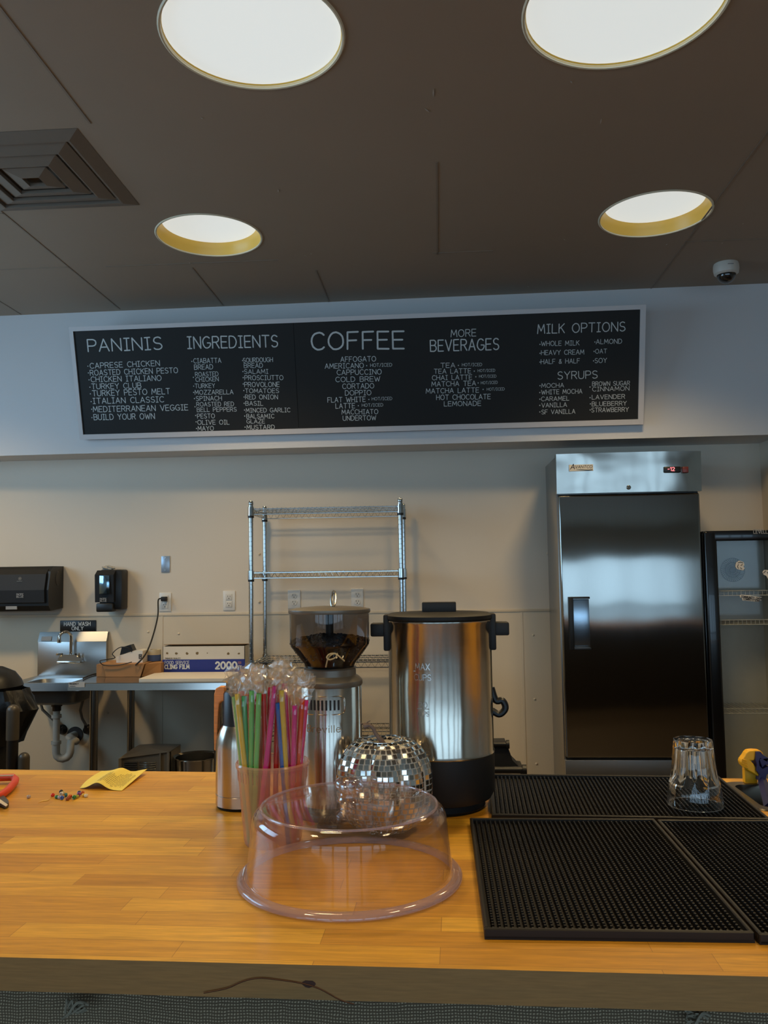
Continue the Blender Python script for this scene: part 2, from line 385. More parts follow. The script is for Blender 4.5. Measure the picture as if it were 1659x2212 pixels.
# front wall behind the camera with its four shop windows
b = MB(); xs = [XL]+[q for w in WINDOWS for q in w]+[XR]
for i in range(0, len(xs), 2): b.box(xs[i], xs[i+1], YF-0.12, YF, 0, 3.4)
for a, c in WINDOWS: b.box(a, c, YF-0.12, YF, 0, WZ0); b.box(a, c, YF-0.12, YF, WZ1, 3.4)
struct(b.build('wall_front', M_WALL, smooth=False))
for k, (a, c) in enumerate(WINDOWS):
    b = MB()
    for x0, x1, z0, z1 in ((a, a+.05, WZ0, WZ1), (c-.05, c, WZ0, WZ1), (a, c, WZ0, WZ0+.05), (a, c, WZ1-.05, WZ1), (a, c, WZM-.03, WZM+.03)):
        b.box(x0, x1, YF-0.09, YF-0.03, z0, z1)
    struct(b.build('window_%d' % (k+1), M_BLACK, smooth=False))

# ---------------------------------------------------------------- recessed ceiling lights
M_GOLD = mat('lamp_reflector', (252, 206, 96), 0.35, 0.0, var=0.02)
M_RIM = mat('lamp_rim', (236, 226, 196), 0.4)
M_LENS = glow('lamp_lens', (0.60, 0.63, 0.61), 1.0)
LN = ['big round ceiling light nearest the board\'s left half, yellow rim showing', 'big round ceiling light on the right near the white camera dome, yellow rim showing',
      'overexposed round ceiling light cut by the picture\'s top edge, left one', 'overexposed round ceiling light cut by the picture\'s top edge, right one', 'added unseen recessed ceiling light off to the far left beyond the sink', 'added unseen ceiling light behind the camera on the left', 'added unseen ceiling light behind the camera on the right', 'added unseen recessed ceiling light off to the far right beyond the cooler']
for (x, y, r), lb in zip(LAMPS, LN):
    t = thing('ceiling_light', lb, 'ceiling light', (x, y, ZCEIL), 'recessed ceiling lights')
    MB().lathe(x, y, [(r-0.004, 0.006), (r-0.003, -0.003), (r+0.002, -0.004), (r+0.006, -0.001), (r+0.006, 0.001)], 64, zoff=ZCEIL).build('rim', M_RIM, t)
    dz, rl = (0.055, 0.90) if r < 0.25 else (0.010, 0.975)
    MB().lathe(x, y, [(r-0.004, 0.002), (r*(1+rl)/2, dz*0.55), (r*rl, dz), (r*rl, dz+.02)], 64, zoff=ZCEIL).build('reflector', M_GOLD, t)
    MB().lathe(x, y, [(0, dz+.006), (r*0.5, dz+.004), (r*rl+.001, dz)], 48, zoff=ZCEIL).build('lens', M_LENS, t)
    l = bpy.data.lights.new('lamp_bulb', 'SPOT'); l.energy = LAMP_SIDE_ADDED if x < -2 else LAMP_RIGHT_ADDED if x > 2 else (LAMP_FAR if y > 3 else (LAMP_NEAR if y > 1.5 else LAMP_BACK_ADDED)); l.color = LAMP_COL; l.spot_size = math.radians(128); l.spot_blend = 0.8; l.shadow_soft_size = 0.15
    o = bpy.data.objects.new('lamp_bulb', l); COL.objects.link(o); o.parent = t; o.location = (0, 0, dz-0.012)

# ---------------------------------------------------------------- air vent
vx, vy, vs = -1.4925, 2.945, 0.297
t = thing('ceiling_vent', 'dark square air vent with stepped frames in the ceiling', 'air vent', (vx, vy, ZCEIL))
M_VENT = mat('vent_paint', (122, 110, 96), .6)
for k in range(4):
    a = vs*(1-0.24*k); c = a-0.05
    b = MB(); z0 = ZCEIL-0.001-0.006*k; z1 = z0-0.014
    o4 = [(-a, -a), (a, -a), (a, a), (-a, a)]; i4 = [(-c, -c), (c, -c), (c, c), (-c, c)]
    vs_ = [(vx+p, vy+q, z0) for p, q in o4]+[(vx+p, vy+q, z1) for p, q in i4]+[(vx+p*.97, vy+q*.97, z1) for p, q in i4]+[(vx+p*.97, vy+q*.97, z0) for p, q in i4]
    fs = []
    for lv in range(3):
        for i in range(4):
            j = (i+1) % 4; fs.append((lv*4+i, lv*4+j, lv*4+4+j, lv*4+4+i))
    b.add(vs_, fs); b.build('outer_frame' if k == 0 else 'louver', M_VENT, t, smooth=False)

# ---------------------------------------------------------------- security camera
p = onZ(1568, 570, ZCEIL)
t = thing('security_camera', 'white dome security camera on the dark ceiling', 'security camera', (p.x, p.y, ZCEIL))
MB().lathe(p.x, p.y, [(0.0, 0), (0.058, 0), (0.061, -0.008), (0.062, -0.03), (0.058, -0.05), (0.047, -0.058), (0.044, -0.056)], 40, zoff=ZCEIL).build('housing', M_WHITE, t)
MB().lathe(p.x, p.y, [(0.044*math.cos(a), -0.056-0.044*math.sin(a)) for a in [i*PI/16 for i in range(8)]]+[(0, -0.10)], 40, zoff=ZCEIL).build('clear_dome', film('camera_dome', (.5, .5, .5), rough=0.02, base=0.08), t)
bq = MB(); bq.lathe(p.x, p.y, [(0, -0.05), (0.03, -0.055), (0.03, -0.07), (0.02, -0.085), (0, -0.088)], 24, zoff=ZCEIL); bq.build('lens_turret', M_BLACK, t)
bq = MB(); bq.box(p.x-0.012, p.x+0.016, p.y-0.0632, p.y-0.0605, ZCEIL-0.024, ZCEIL-0.020); bq.build('badge', mat('grey_mark', (150, 148, 144), .5), t)

# ---------------------------------------------------------------- menu board
BO = Vector((-1.999, 4.53, 2.230)); BU = Vector((1, -0.0203, -0.0016)).normalized(); BV = Vector((-0.003, -0.251, 0.968)); BV = (BV-BU*BV.dot(BU)).normalized(); BN = BU.cross(BV)   # BN points to the room
BW, BH = 3.093, 0.611
def bp(u, v, d=0.0): return BO+BU*u+BV*v+BN*d
t = thing('menu_board', 'long black menu board with white frame and hand lettered columns', 'menu board', BO)
def slab(mb, u0, u1, v0, v1, d0, d1, m=0): return mb.ext([bp(u0, v0, d0), bp(u1, v0, d0), bp(u1, v1, d0), bp(u0, v1, d0)], BN*(d1-d0), m)
M_FRAME = mat('board_frame', (214, 208, 206), 0.45, var=0.02)
M_BOARD = mat('chalkboard', (35, 34, 32), 0.6, var=0.12, scale=3, spec=.3)
b = MB(); fw = 0.024
slab(b, -.004, BW+.004, -.004, fw, -0.016, 0.008); slab(b, -.004, BW+.004, BH-fw*.8, BH+.004, -0.016, 0.008); slab(b, -.004, fw*.75, fw, BH-fw*.8, -0.016, 0.008); slab(b, BW-fw, BW+.004, fw, BH-fw*.8, -0.016, 0.008)
b.build('frame', M_FRAME, t, smooth=False)
for u0, u1 in ((fw*.75, 1.2425), (1.2455, BW-fw)):
    slab(MB(), u0, u1, fw, BH-fw*.8, -0.012, 0.0).build('chalkboard_panel', M_BOARD, t, smooth=False)
slab(MB(), 1.2425, 1.2455, fw, BH-fw*.8, -0.012, -0.004).build('panel_joint', M_BLACKM, t, smooth=False)
MENU=[('PANINIS', 0.091, 0.479, 0.51, 0.478, 0.0657),
('CAPRESE CHICKEN', 0.093, 0.388, 0.489, 0.39, 0.0284),
('ROASTED CHICKEN PESTO', 0.09, 0.35, 0.588, 0.348, 0.0285),
('CHICKEN ITALIANO', 0.091, 0.314, 0.491, 0.309, 0.0286),
('TURKEY CLUB', 0.091, 0.275, 0.374, 0.272, 0.0287),
('TURKEY PESTO MELT', 0.092, 0.236, 0.534, 0.235, 0.0304),
('ITALIAN CLASSIC', 0.091, 0.194, 0.496, 0.191, 0.0305),
('MEDITERRANEAN VEGGIE', 0.087, 0.148, 0.629, 0.143, 0.0306),
('BUILD YOUR OWN', 0.087, 0.104, 0.436, 0.1, 0.0307),
('INGREDIENTS', 0.654, 0.477, 1.152, 0.468, 0.062),
('CIABATTA', 0.681, 0.397, 0.834, 0.395, 0.025),
('BREAD', 0.682, 0.363, 0.786, 0.362, 0.025),
('ROASTED', 0.685, 0.325, 0.813, 0.324, 0.0228),
('CHICKEN', 0.685, 0.297, 0.813, 0.296, 0.0228),
('TURKEY', 0.678, 0.262, 0.79, 0.261, 0.0229),
('MOZZARELLA', 0.675, 0.227, 0.89, 0.223, 0.0237),
('SPINACH', 0.679, 0.193, 0.823, 0.191, 0.0238),
('ROASTED RED', 0.68, 0.162, 0.889, 0.158, 0.0223),
('BELL PEPPERS', 0.68, 0.132, 0.902, 0.128, 0.0223),
('PESTO', 0.679, 0.096, 0.777, 0.095, 0.024),
('OLIVE OIL', 0.678, 0.062, 0.857, 0.058, 0.024),
('MAYO', 0.677, 0.028, 0.766, 0.027, 0.0241),
('SOURDOUGH', 0.957, 0.392, 1.12, 0.39, 0.0233),
('BREAD', 0.96, 0.363, 1.063, 0.361, 0.0234),
('SALAMI', 0.959, 0.331, 1.091, 0.328, 0.0226),
('PROSCIUTTO', 0.959, 0.297, 1.172, 0.291, 0.0243),
('PROVOLONE', 0.956, 0.26, 1.149, 0.255, 0.0251),
('TOMATOES', 0.957, 0.227, 1.144, 0.222, 0.0228),
('RED ONION', 0.956, 0.193, 1.136, 0.188, 0.0237),
('BASIL', 0.955, 0.159, 1.052, 0.156, 0.0229),
('MINCED GARLIC', 0.955, 0.121, 1.201, 0.116, 0.0222),
('BALSAMIC', 0.956, 0.089, 1.11, 0.085, 0.0223),
('GLAZE', 0.955, 0.061, 1.056, 0.059, 0.0215),
('MUSTARD', 0.953, 0.028, 1.109, 0.025, 0.0224),
('COFFEE', 1.337, 0.446, 1.835, 0.436, 0.0905),
('AFFOGATO', 1.492, 0.377, 1.682, 0.374, 0.0263),
('AMERICANO', 1.405, 0.344, 1.615, 0.341, 0.0257),
('CAPPUCCINO', 1.469, 0.308, 1.71, 0.304, 0.0264),
('COLD BREW', 1.46, 0.271, 1.701, 0.267, 0.0258),
('CORTADO', 1.496, 0.233, 1.667, 0.231, 0.0259),
('DOPPIO', 1.509, 0.197, 1.65, 0.195, 0.0259),
('FLAT WHITE', 1.411, 0.162, 1.618, 0.16, 0.0261),
('LATTE', 1.454, 0.128, 1.559, 0.127, 0.0261),
('MACCHIATO', 1.486, 0.095, 1.684, 0.092, 0.0247),
('UNDERTOW', 1.491, 0.061, 1.672, 0.059, 0.0248),
('HOT/ICED', 1.652, 0.345, 1.768, 0.344, 0.0171),
('HOT/ICED', 1.654, 0.166, 1.763, 0.165, 0.0159),
('HOT/ICED', 1.598, 0.133, 1.713, 0.132, 0.0159),
('MORE', 2.088, 0.487, 2.22, 0.487, 0.0362),
('BEVERAGES', 1.977, 0.416, 2.339, 0.413, 0.0575),
('TEA', 2.03, 0.328, 2.106, 0.327, 0.024),
('TEA LATTE', 1.994, 0.298, 2.19, 0.294, 0.0241),
('CHAI LATTE', 1.983, 0.264, 2.195, 0.261, 0.0242),
('MATCHA TEA', 1.979, 0.23, 2.215, 0.228, 0.0249),
('MATCHA LATTE', 1.948, 0.194, 2.231, 0.191, 0.025),
('HOT CHOCOLATE', 2.003, 0.158, 2.292, 0.154, 0.0258),
('LEMONADE', 2.044, 0.123, 2.241, 0.12, 0.0251),
('HOT/ICED', 2.144, 0.332, 2.249, 0.33, 0.0155),
('HOT/ICED', 2.227, 0.299, 2.318, 0.298, 0.0141),
('HOT/ICED', 2.234, 0.269, 2.324, 0.267, 0.0141),
('HOT/ICED', 2.243, 0.234, 2.331, 0.234, 0.0142),
('HOT/ICED', 2.274, 0.199, 2.367, 0.198, 0.0142),
('MILK OPTIONS', 2.542, 0.488, 2.994, 0.485, 0.0466),
('WHOLE MILK', 2.562, 0.424, 2.759, 0.421, 0.0234),
('HEAVY CREAM', 2.562, 0.377, 2.784, 0.373, 0.0235),
('HALF & HALF', 2.56, 0.33, 2.762, 0.328, 0.0236),
('ALMOND', 2.846, 0.424, 2.978, 0.422, 0.0233),
('OAT', 2.843, 0.375, 2.902, 0.375, 0.0217),
('SOY', 2.841, 0.326, 2.902, 0.326, 0.0235),
('SYRUPS', 2.648, 0.247, 2.854, 0.246, 0.039),
('MOCHA', 2.563, 0.205, 2.68, 0.204, 0.0221),
('WHITE MOCHA', 2.563, 0.17, 2.776, 0.169, 0.0231),
('CARAMEL', 2.562, 0.135, 2.708, 0.134, 0.0223),
('VANILLA', 2.564, 0.101, 2.696, 0.101, 0.0223),
('SF VANILLA', 2.563, 0.065, 2.74, 0.064, 0.0224),
('BROWN SUGAR', 2.829, 0.206, 3.023, 0.204, 0.022),
('CINNAMON', 2.83, 0.178, 3.021, 0.177, 0.0221),
('LAVENDER', 2.828, 0.136, 2.999, 0.135, 0.0222),
('BLUEBERRY', 2.828, 0.1, 3.008, 0.099, 0.0222),
('STRAWBERRY', 2.826, 0.068, 3.019, 0.066, 0.0223)]
DOTS=[(0.081, 0.401), (0.08, 0.364), (0.08, 0.326), (0.081, 0.286), (0.08, 0.249), (0.08, 0.206), (0.079, 0.164), (0.076, 0.117), (0.671, 0.407), (0.673, 0.321), (0.671, 0.273), (0.668, 0.239), (0.67, 0.205), (0.67, 0.16), (0.67, 0.112), (0.67, 0.077), (0.669, 0.04), (0.954, 0.402), (0.952, 0.343), (0.951, 0.31), (0.949, 0.276), (0.95, 0.24), (0.949, 0.205), (0.947, 0.171), (0.947, 0.134), (0.946, 0.101), (0.944, 0.04), (1.632, 0.352), (1.637, 0.171), (1.578, 0.139), (2.124, 0.337), (2.208, 0.304), (2.216, 0.274), (2.228, 0.241), (2.254, 0.206), (2.555, 0.432), (2.555, 0.386), (2.555, 0.34), (2.84, 0.434), (2.836, 0.386), (2.834, 0.337), (2.555, 0.216), (2.554, 0.18), (2.554, 0.145), (2.554, 0.112), (2.554, 0.077), (2.817, 0.201), (2.818, 0.145), (2.82, 0.112), (2.819, 0.08)]
heads = {'PANINIS', 'INGREDIENTS', 'COFFEE', 'MORE', 'BEVERAGES', 'MILK OPTIONS', 'SYRUPS'}
cols = {}
for row in MENU:
    t_, u0, v0, u1, v1, h = row
    key = t_ if t_ in heads else ('list_%d' % (10*(u0 > 2.4 and v0 > .3)+sum(u0 > q for q in (0.6, 0.95, 1.24, 1.9, 2.4, 2.78))))
    cols.setdefault(key, []).append(row)
for key, rows in cols.items():
    b = MB()
    for t_, u0, v0, u1, v1, h in rows:
        w = math.hypot(u1-u0, v1-v0); du = Vector(((u1-u0)/w, (v1-v0)/w)); dv = Vector((-du.y, du.x))
        pl = lambda a, c: bp(u0+du.x*a+dv.x*c, v0+du.y*a+dv.y*c, 0.0012)
        write(b, t_, pl, w, h, 0.105 if h > .035 else 0.125, wob=0.012)
    if key.startswith('list'):
        for (du_, dv_) in DOTS:
            if ('list_%d' % (10*(du_ > 2.4 and dv_ > .3)+sum(du_ > q for q in (0.6, 0.95, 1.24, 1.9, 2.4, 2.78)))) == key:
                b.add([bp(du_+0.0032*math.cos(i*PI/4), dv_+0.0032*math.sin(i*PI/4), 0.0012) for i in range(8)], [tuple(range(8))])
    b.build('heading_lettering' if key in heads else 'list_lettering', M_PAINTW, t, smooth=False)

# ================================================================ THINGS ON THE BACK WALL
def wallbox(mb, px0, py0, px1, py1, depth, bev=0.0, m=0, y=YW):
    a = onY(px0, py1, y-depth/2); c = onY(px1, py0, y-depth/2)
    return mb.box(a.x, c.x, y-depth, y, a.z, c.z, bev, m)
# paper towel dispenser
a = onY(-60, 1322, 4.62); c = onY(133, 1222, 4.78); x0, x1, z0, z1 = a.x, onY(131, 1270, 4.76).x, onY(60, 1320, 4.65).z, onY(60, 1224, 4.7).z
t = thing('paper_towel_dispenser', 'black paper towel dispenser at the left end of the wall', 'towel dispenser', (x0, 4.8, z0))
prof = [(4.795, z0+.01), (4.64, z0), (4.612, z0+.03), (4.605, z0+.12), (4.63, z1-.03), (4.665, z1), (4.795, z1)]
MB().ext([(x0, y, z) for y, z in prof], (x1-x0, 0, 0)).build('body', M_BLACK, t, smooth=False)
xf = onY(97, 1270, 4.60).x
prof2 = [(4.606, z0+.045), (4.595, z0+.05), (4.590, z0+.12), (4.612, z1-.045), (4.640, z1-.016), (4.66, z1-.02)]
MB().ext([(x0+.01, y, z) for y, z in prof2], (xf-x0-.01, 0, 0)).build('front_cover', mat('dispenser_cover', (30, 30, 31), 0.55, spec=.3), t, smooth=False)
b = MB(); b.lathe(0, 0, [(0, .003), (.027, .003), (.03, 0)], 28); cz = onY(118, 1250, 4.72)
b.xform(lambda v: (x1+v.z, cz.y+v.x, cz.z+v.y*1.4)); b.build('side_cap', mat('dispenser_cap', (44, 42, 40), .45), t)
b = MB(); b.box(onY(13, 1308, 4.61).x, onY(37, 1308, 4.61).x, 4.607, 4.613, z0+.012, z0+.03); b.build('towel_slot', mat('pale_towel', (150, 148, 145), .7), t, smooth=False)
M_LOGO = mat('grey_logo', (140, 138, 135), .5)
b = MB()
q = onY(43, 1250, 4.603); b.tube([(q.x+.008*math.cos(i*PI/8), 4.6035, q.z+.008*math.sin(i*PI/8)) for i in range(16)], .0012, 5, closed=True); b.box(q.x-.003, q.x+.003, 4.602, 4.606, q.z-.003, q.z+.003)
b.box(q.x-.016, q.x+.016, 4.598, 4.606, q.z-.016, q.z-.014)
q = onY(36, 1286, 4.59); write(b, 'PACIFIC', planar((q.x, 4.5885, q.z), (1, 0, 0), (0, 0, 1)), .040, .010, .22); write(b, 'BLUE', planar((q.x, 4.5885, q.z-.013), (1, 0, 0), (0, 0, 1)), .040, .010, .22)
b.build('lettering', M_LOGO, t, smooth=False)
# soap dispenser
t = thing('soap_dispenser', 'black wall soap dispenser with a clear sight window above the sink sign', 'soap dispenser', onY(235, 1325, 4.75))
p0 = onY(206, 1322, 4.68); p1 = onY(262, 1230, 4.7); x0, x1, z0, z1 = p0.x, p1.x+.005, p0.z, p1.z
b = MB(); b.box(x0+.012, x1, 4.70, 4.80, z0+.01, z1, bev=.012); b.build('back_case', M_BLACK, t)
xr = onY(247, 1280, 4.68).x
MB().ext([(x0, 4.705, z0+.06), (x0-.003, 4.68, z0+.055), (x0, 4.665, z1-.03), (x0, 4.70, z1-.004)], (xr-x0, 0, 0)).build('front_cover', mat('dispenser_cover', (30, 30, 31), 0.55, spec=.3), t, smooth=False)
b = MB(); b.box(x0+.008, xr-.004, 4.665, 4.72, z0, z0+.05, bev=.008); b.build('push_bar', M_BLACK, t)
a = onY(214, 1283, 4.66); c = onY(236, 1243, 4.66)
b = MB(); b.box(a.x, c.x, 4.661, 4.668, a.z, c.z, bev=.002); b.build('sight_window', steel('sight_glass', (150, 178, 196), .12, grain=(1, 1, 1)), t)
b = MB(); q = onY(215, 1297, 4.66); write(b, 'PACIFIC', planar((q.x, 4.6655, q.z+.004), (1, 0, 0), (0, 0, 1)), .038, .009, .22); write(b, 'BLUE', planar((q.x, 4.6665, q.z-.008), (1, 0, 0), (0, 0, 1)), .038, .009, .22); b.build('lettering', M_LOGO, t, smooth=False)
# crumpled tissue on top of it
q = onY(233, 1226, 4.73); b = MB(); bm = bmesh.new(); bmesh.ops.create_icosphere(bm, subdivisions=3, radius=1)
for v in bm.verts:
    k = 1+random.uniform(-.28, .28); v.co = Vector((q.x+v.co.x*.036*k, 4.74+v.co.y*.02*k, z1+.010+v.co.z*.013*k))
b.addbm(bm); tag(b.build('crumpled_tissue', mat('tissue', (176, 170, 158), .9), loc=(q.x, 4.74, z1), smooth=False), 'crumpled grey tissue stuffed on top of the soap dispenser', 'tissue')
# blank plate
b = MB(); a = onY(348.5, 1236.5, YW-.003); c = onY(367, 1201, YW-.003); b.box(a.x, c.x, YW-.006, YW, a.z, c.z, bev=.0015)
t = thing('blank_wall_plate', 'blue grey blank metal wall plate above the plugged-in outlet', 'wall plate', ((a.x+c.x)/2, YW, a.z)); b.build('plate', mat('plate_blue', (166, 182, 198), .3, .5), t)
for z in (a.z+.012, c.z-.012): MB().box((a.x+c.x)/2-.003, (a.x+c.x)/2+.003, YW-.0075, YW-.004, z-.003, z+.003, bev=.001).build('screw', M_STEEL, t)
# outlets
M_PLATE = mat('outlet_plate', (226, 222, 214), .35, var=.01); M_DARK = mat('slot_dark', (52, 44, 38), .7)
def outlet(px0, py0, px1, py1, label, square):
    a = onY(px0, py1, YW-.003); c = onY(px1, py0, YW-.003); w = c.x-a.x; h = c.z-a.z; cx = (a.x+c.x)/2; cz = (a.z+c.z)/2
    t = thing('wall_outlet', label, 'outlet', (cx, YW, cz), 'wall outlets')
    MB().box(a.x, c.x, YW-.006, YW, a.z, c.z, bev=.003).build('cover_plate', M_PLATE, t)
    for s in (1, -1):
        z = cz+s*h*.18; b = MB()
        if square: b.box(cx-.017, cx+.017, YW-.009, YW-.005, z-.0175, z+.0175, bev=.002)
        else: b.lathe(0, 0, [(0, .009), (.0165, .009), (.0175, .005)], 24); b.xform(lambda v: (cx+v.x, YW-v.z, z+v.y*.95))
        r = b.build('receptacle', M_WHITE, t)
        s_ = MB(); s_.box(cx-.008, cx-.0055, YW-.0097, YW-.0085, z+.001, z+.009); s_.box(cx+.0055, cx+.008, YW-.0097, YW-.0085, z+.001, z+.008); s_.box(cx-.0025, cx+.0025, YW-.0097, YW-.0085, z-.010, z-.005)
        s_.build('slots', M_DARK, r, smooth=False)
    if square:
        b = MB()
        for pts in (((cx-.0195, cz-.038), (cx-.0175, cz+.038)), ((cx+.0175, cz-.038), (cx+.0195, cz+.038)), ((cx-.0195, cz-.039), (cx+.0195, cz-.037)), ((cx-.0195, cz+.037), (cx+.0195, cz+.039))):
            b.box(pts[0][0], pts[1][0], YW-.0075, YW-.005, pts[0][1], pts[1][1])
        b.build('inset_frame', M_WHITE, t, smooth=False)
    return cx, cz, h
oc = outlet(344, 1280, 370, 1321, 'wall outlet with the black plug and cord, below the blank plate', True)
outlet(482, 1276, 508, 1319, 'empty square-faced wall outlet just left of the wire shelf', True)
outlet(622, 1274, 649, 1315, 'round-faced wall outlet behind the wire shelf, above the grinder lid\'s left', False)
outlet(759, 1271, 785, 1314, 'round-faced wall outlet behind the wire shelf, right of the grinder lid handle', False)
# hand wash sign
a = onY(130, 1366, YW-.006); c = onY(207.5, 1339.5, YW-.006)
t = thing('hand_wash_sign', 'black wall sign reading hand wash only behind the sink faucet', 'sign', ((a.x+c.x)/2, YW, a.z))
MB().box(a.x, c.x, YW-.010, YW-.0045, a.z, c.z, bev=.002).build('plaque', mat('sign_black', (20, 19, 18), .35), t)
b = MB(); write(b, 'HAND WASH', planar(onY(138.5, 1352, YW-.0106), (1, 0, 0), (0, 0, 1)), (197.5-138.5)/FPX*YW, .0215, .2); write(b, 'ONLY', planar(onY(155, 1361.3, YW-.0106), (1, 0, 0), (0, 0, 1)), (181-155)/FPX*YW, .0205, .2); b.build('lettering', M_PAINTW, t, smooth=False)

# ================================================================ HAND SINK
SX0, SX1, SYF, SYB, SZ = -2.345, -1.935, 4.42, 4.775, 0.885
M_SINK = steel('sink_steel', (176, 176, 174), 0.3)
t = thing('hand_sink', 'wall hung steel hand sink with tall backsplash and white drain pipes', 'sink', ((SX0+SX1)/2, SYB, 0.45))
b = MB(); zt = 1.115
b.box(SX0, SX1, 4.76, 4.792, SZ-.03, zt-.035, bev=.004)
b.ext([(SX0, 4.76, zt-.035), (SX0, 4.792, zt-.035), (SX0, 4.792, zt+.02), (SX0, 4.785, zt+.02)], (SX1-SX0, 0, 0)); b.build('backsplash', M_SINK, t)
# rim and basin as one continuous sheet
b = MB(); n = 40
def ring(hx, hy, z, rr):
    cx, cy = (SX0+SX1)/2, (SYF+SYB)/2; out = []
    for i in range(n):
        a = 2*PI*i/n; ca, sa = math.cos(a), math.sin(a); e = 2/rr
        out.append((cx+hx*math.copysign(abs(ca)**e, ca), cy+hy*math.copysign(abs(sa)**e, sa), z))
    return out
W2, D2 = (SX1-SX0)/2, (SYB-SYF)/2
rings = [ring(W2+.004, D2+.004, SZ-.042, 14), ring(W2, D2, SZ, 14), ring(W2-.02, D2-.02, SZ, 10), ring(W2-.045, D2-.05, SZ-.012, 5), ring(W2-.07, D2-.075, SZ-.11, 4), ring(.02, .02, SZ-.122, 2)]
vs = [p for r in rings for p in r]; fs = []
for k in range(len(rings)-1):
    for i in range(n):
        j = (i+1) % n; fs.append((k*n+i, k*n+j, (k+1)*n+j, (k+1)*n+i))
b.add(vs, fs); b.build('basin_rim', M_SINK, t)
b = MB(); rings = [ring(W2-.03, D2-.035, SZ-.01, 5), ring(W2-.035, D2-.04, SZ-.05, 4), ring(W2-.055, D2-.06, SZ-.115, 4), ring(W2-.085, D2-.09, SZ-.13, 4), ring(.01, .01, SZ-.131, 2)]
vs = [p for r in rings for p in r]; fs = []
for k in range(len(rings)-1):
    for i in range(n):
        j = (i+1) % n; fs.append((k*n+j, k*n+i, (k+1)*n+i, (k+1)*n+j))
b.add(vs, fs); b.build('bowl', mat('bowl_grey', (92, 88, 82), .45, .6), t)
fx = onY(150, 1410, 4.72).x; fz = onY(150, 1425, 4.72).z
fa = thing('faucet', None, None, (0, 0, 0)); fa.parent = t; fa.location = Vector((fx, 4.74, fz))-root_loc(t); del fa
fa = [o for o in t.children if o.type == 'EMPTY'][0]
b = MB(); b.ext([(fx-.065, 4.755, fz-.012), (fx+.065, 4.755, fz-.012), (fx+.065, 4.755, fz+.01), (fx+.03, 4.755, fz+.03), (fx-.03, 4.755, fz+.03), (fx-.065, 4.755, fz+.01)], (0, -.04, 0)); b.box(fx-.07, fx+.07, 4.705, 4.755, fz-.02, fz-.008, bev=.004); b.build('faucet_body', M_CHROME, fa)
for s in (-1, 1):
    b = MB(); b.tube([(fx+s*.05, 4.735, fz+.008), (fx+s*.05, 4.72, fz+.03)], [.014, .012], 14); b.tube([(fx+s*.05, 4.72, fz+.028), (fx+s*.052, 4.70, fz+.034), (fx+s*.056, 4.68, fz+.034)], [.008, .007, .006], 10); b.build('tap_handle', M_CHROME, fa)
pts = [(fx+.002, 4.735, fz+.02), (fx+.002, 4.735, fz+.13)]+[(fx+.002-.023*(1-math.cos(i*PI/8))*.98, 4.735-.055*(1-math.cos(i*PI/8))*.5, fz+.13+.030*math.sin(i*PI/8)) for i in range(1, 9)]+[(fx-.043, 4.68, fz+.112)]
b = MB(); b.tube(pts, .0085, 12); b.tube([(fx-.043, 4.68, fz+.118), (fx-.043, 4.68, fz+.100)], .0105, 12); b.build('gooseneck_spout', M_CHROME, fa)
b = MB(); q = onY(92, 1386, 4.78); b.ext([(SX0+.02, 4.7605, zt-.028), (SX0+.08, 4.7605, zt-.028), (SX0+.08, 4.772, zt-.005), (SX0+.02, 4.772, zt-.005)], (0, -.002, 0)); b.build('maker_sticker', mat('sticker_grey', (176, 172, 166), .5), t, smooth=False)
M_PVC = mat('white_pvc', (206, 198, 182), .4)
dx = onY(122, 1560, 4.6).x; dy = 4.60
b = MB(); b.lathe(dx, dy, [(.0, SZ-.128), (.03, SZ-.128), (.03, SZ-.15), (.024, SZ-.152), (.024, SZ-.175)], 20); b.build('drain_flange', mat('dark_metal', (56, 50, 44), .4, .7), t)
pz = lambda py: onY(122, py, dy).z
b = MB(); b.tube([(dx, dy, SZ-.17), (dx, dy, pz(1620))], .0185, 18); b.build('drain_pipe', M_PVC, t)
for py in (1547, 1604):
    b = MB(); b.tube([(dx, dy, pz(py)-.009), (dx, dy, pz(py)+.009)], .027, 18); b.build('slip_nut', M_PVC, t)
wx = onY(160, 1588, 4.78).x; wz = onY(160, 1588, 4.78).z; zb = pz(1640)
tp = [(dx, dy, pz(1606)), (dx, dy, zb+.035)]+[(dx+.035*(1-math.cos(i*PI/6)), dy+.012*(1-math.cos(i*PI/6)), zb+.035-.035*math.sin(i*PI/6)) for i in range(1, 7)]
tp += [(dx+.07, dy+.03, zb+.09), (dx+.085, dy+.06, wz-.012), (wx-.01, 4.74, wz-.004), (wx, 4.795, wz)]
b = MB(); b.tube(tp, .0215, 18); b.build('drain_trap', M_PVC, t)
b = MB(); b.tube([(wx, 4.79, wz), (wx, 4.797, wz)], .046, 28); b.build('wall_flange', M_DARK, t)
for px, r in ((134, .03), (190, .03)):
    q = onY(px, 1576, 4.79); k = MB(); k.tube([(q.x, 4.76, q.z), (q.x, 4.795, q.z)], [.018, r], 18); k.tube([(q.x, 4.765, q.z), (q.x, 4.765, q.z+.03)], .012, 10); k.build('shutoff_valve', mat('dark_metal', (56, 50, 44), .4, .7), t)
q0 = onY(92, 1513, 4.77); q1 = onY(134, 1572, 4.77)
k = MB(); k.tube([(q0.x, 4.74, q0.z), (q0.x+.01, 4.75, q0.z-.05), (q0.x+.06, 4.76, q0.z-.10), (q1.x, 4.765, q1.z)], .008, 8); q0 = onY(184, 1510, 4.77); q1 = onY(190, 1572, 4.77)
k.tube([(q0.x, 4.74, q0.z), (q0.x-.02, 4.75, q0.z-.06), (q0.x-.012, 4.76, q0.z-.11), (q1.x, 4.765, q1.z)], .008, 8); k.build('supply_hose', mat('hose_grey', (118, 108, 94), .5), t)

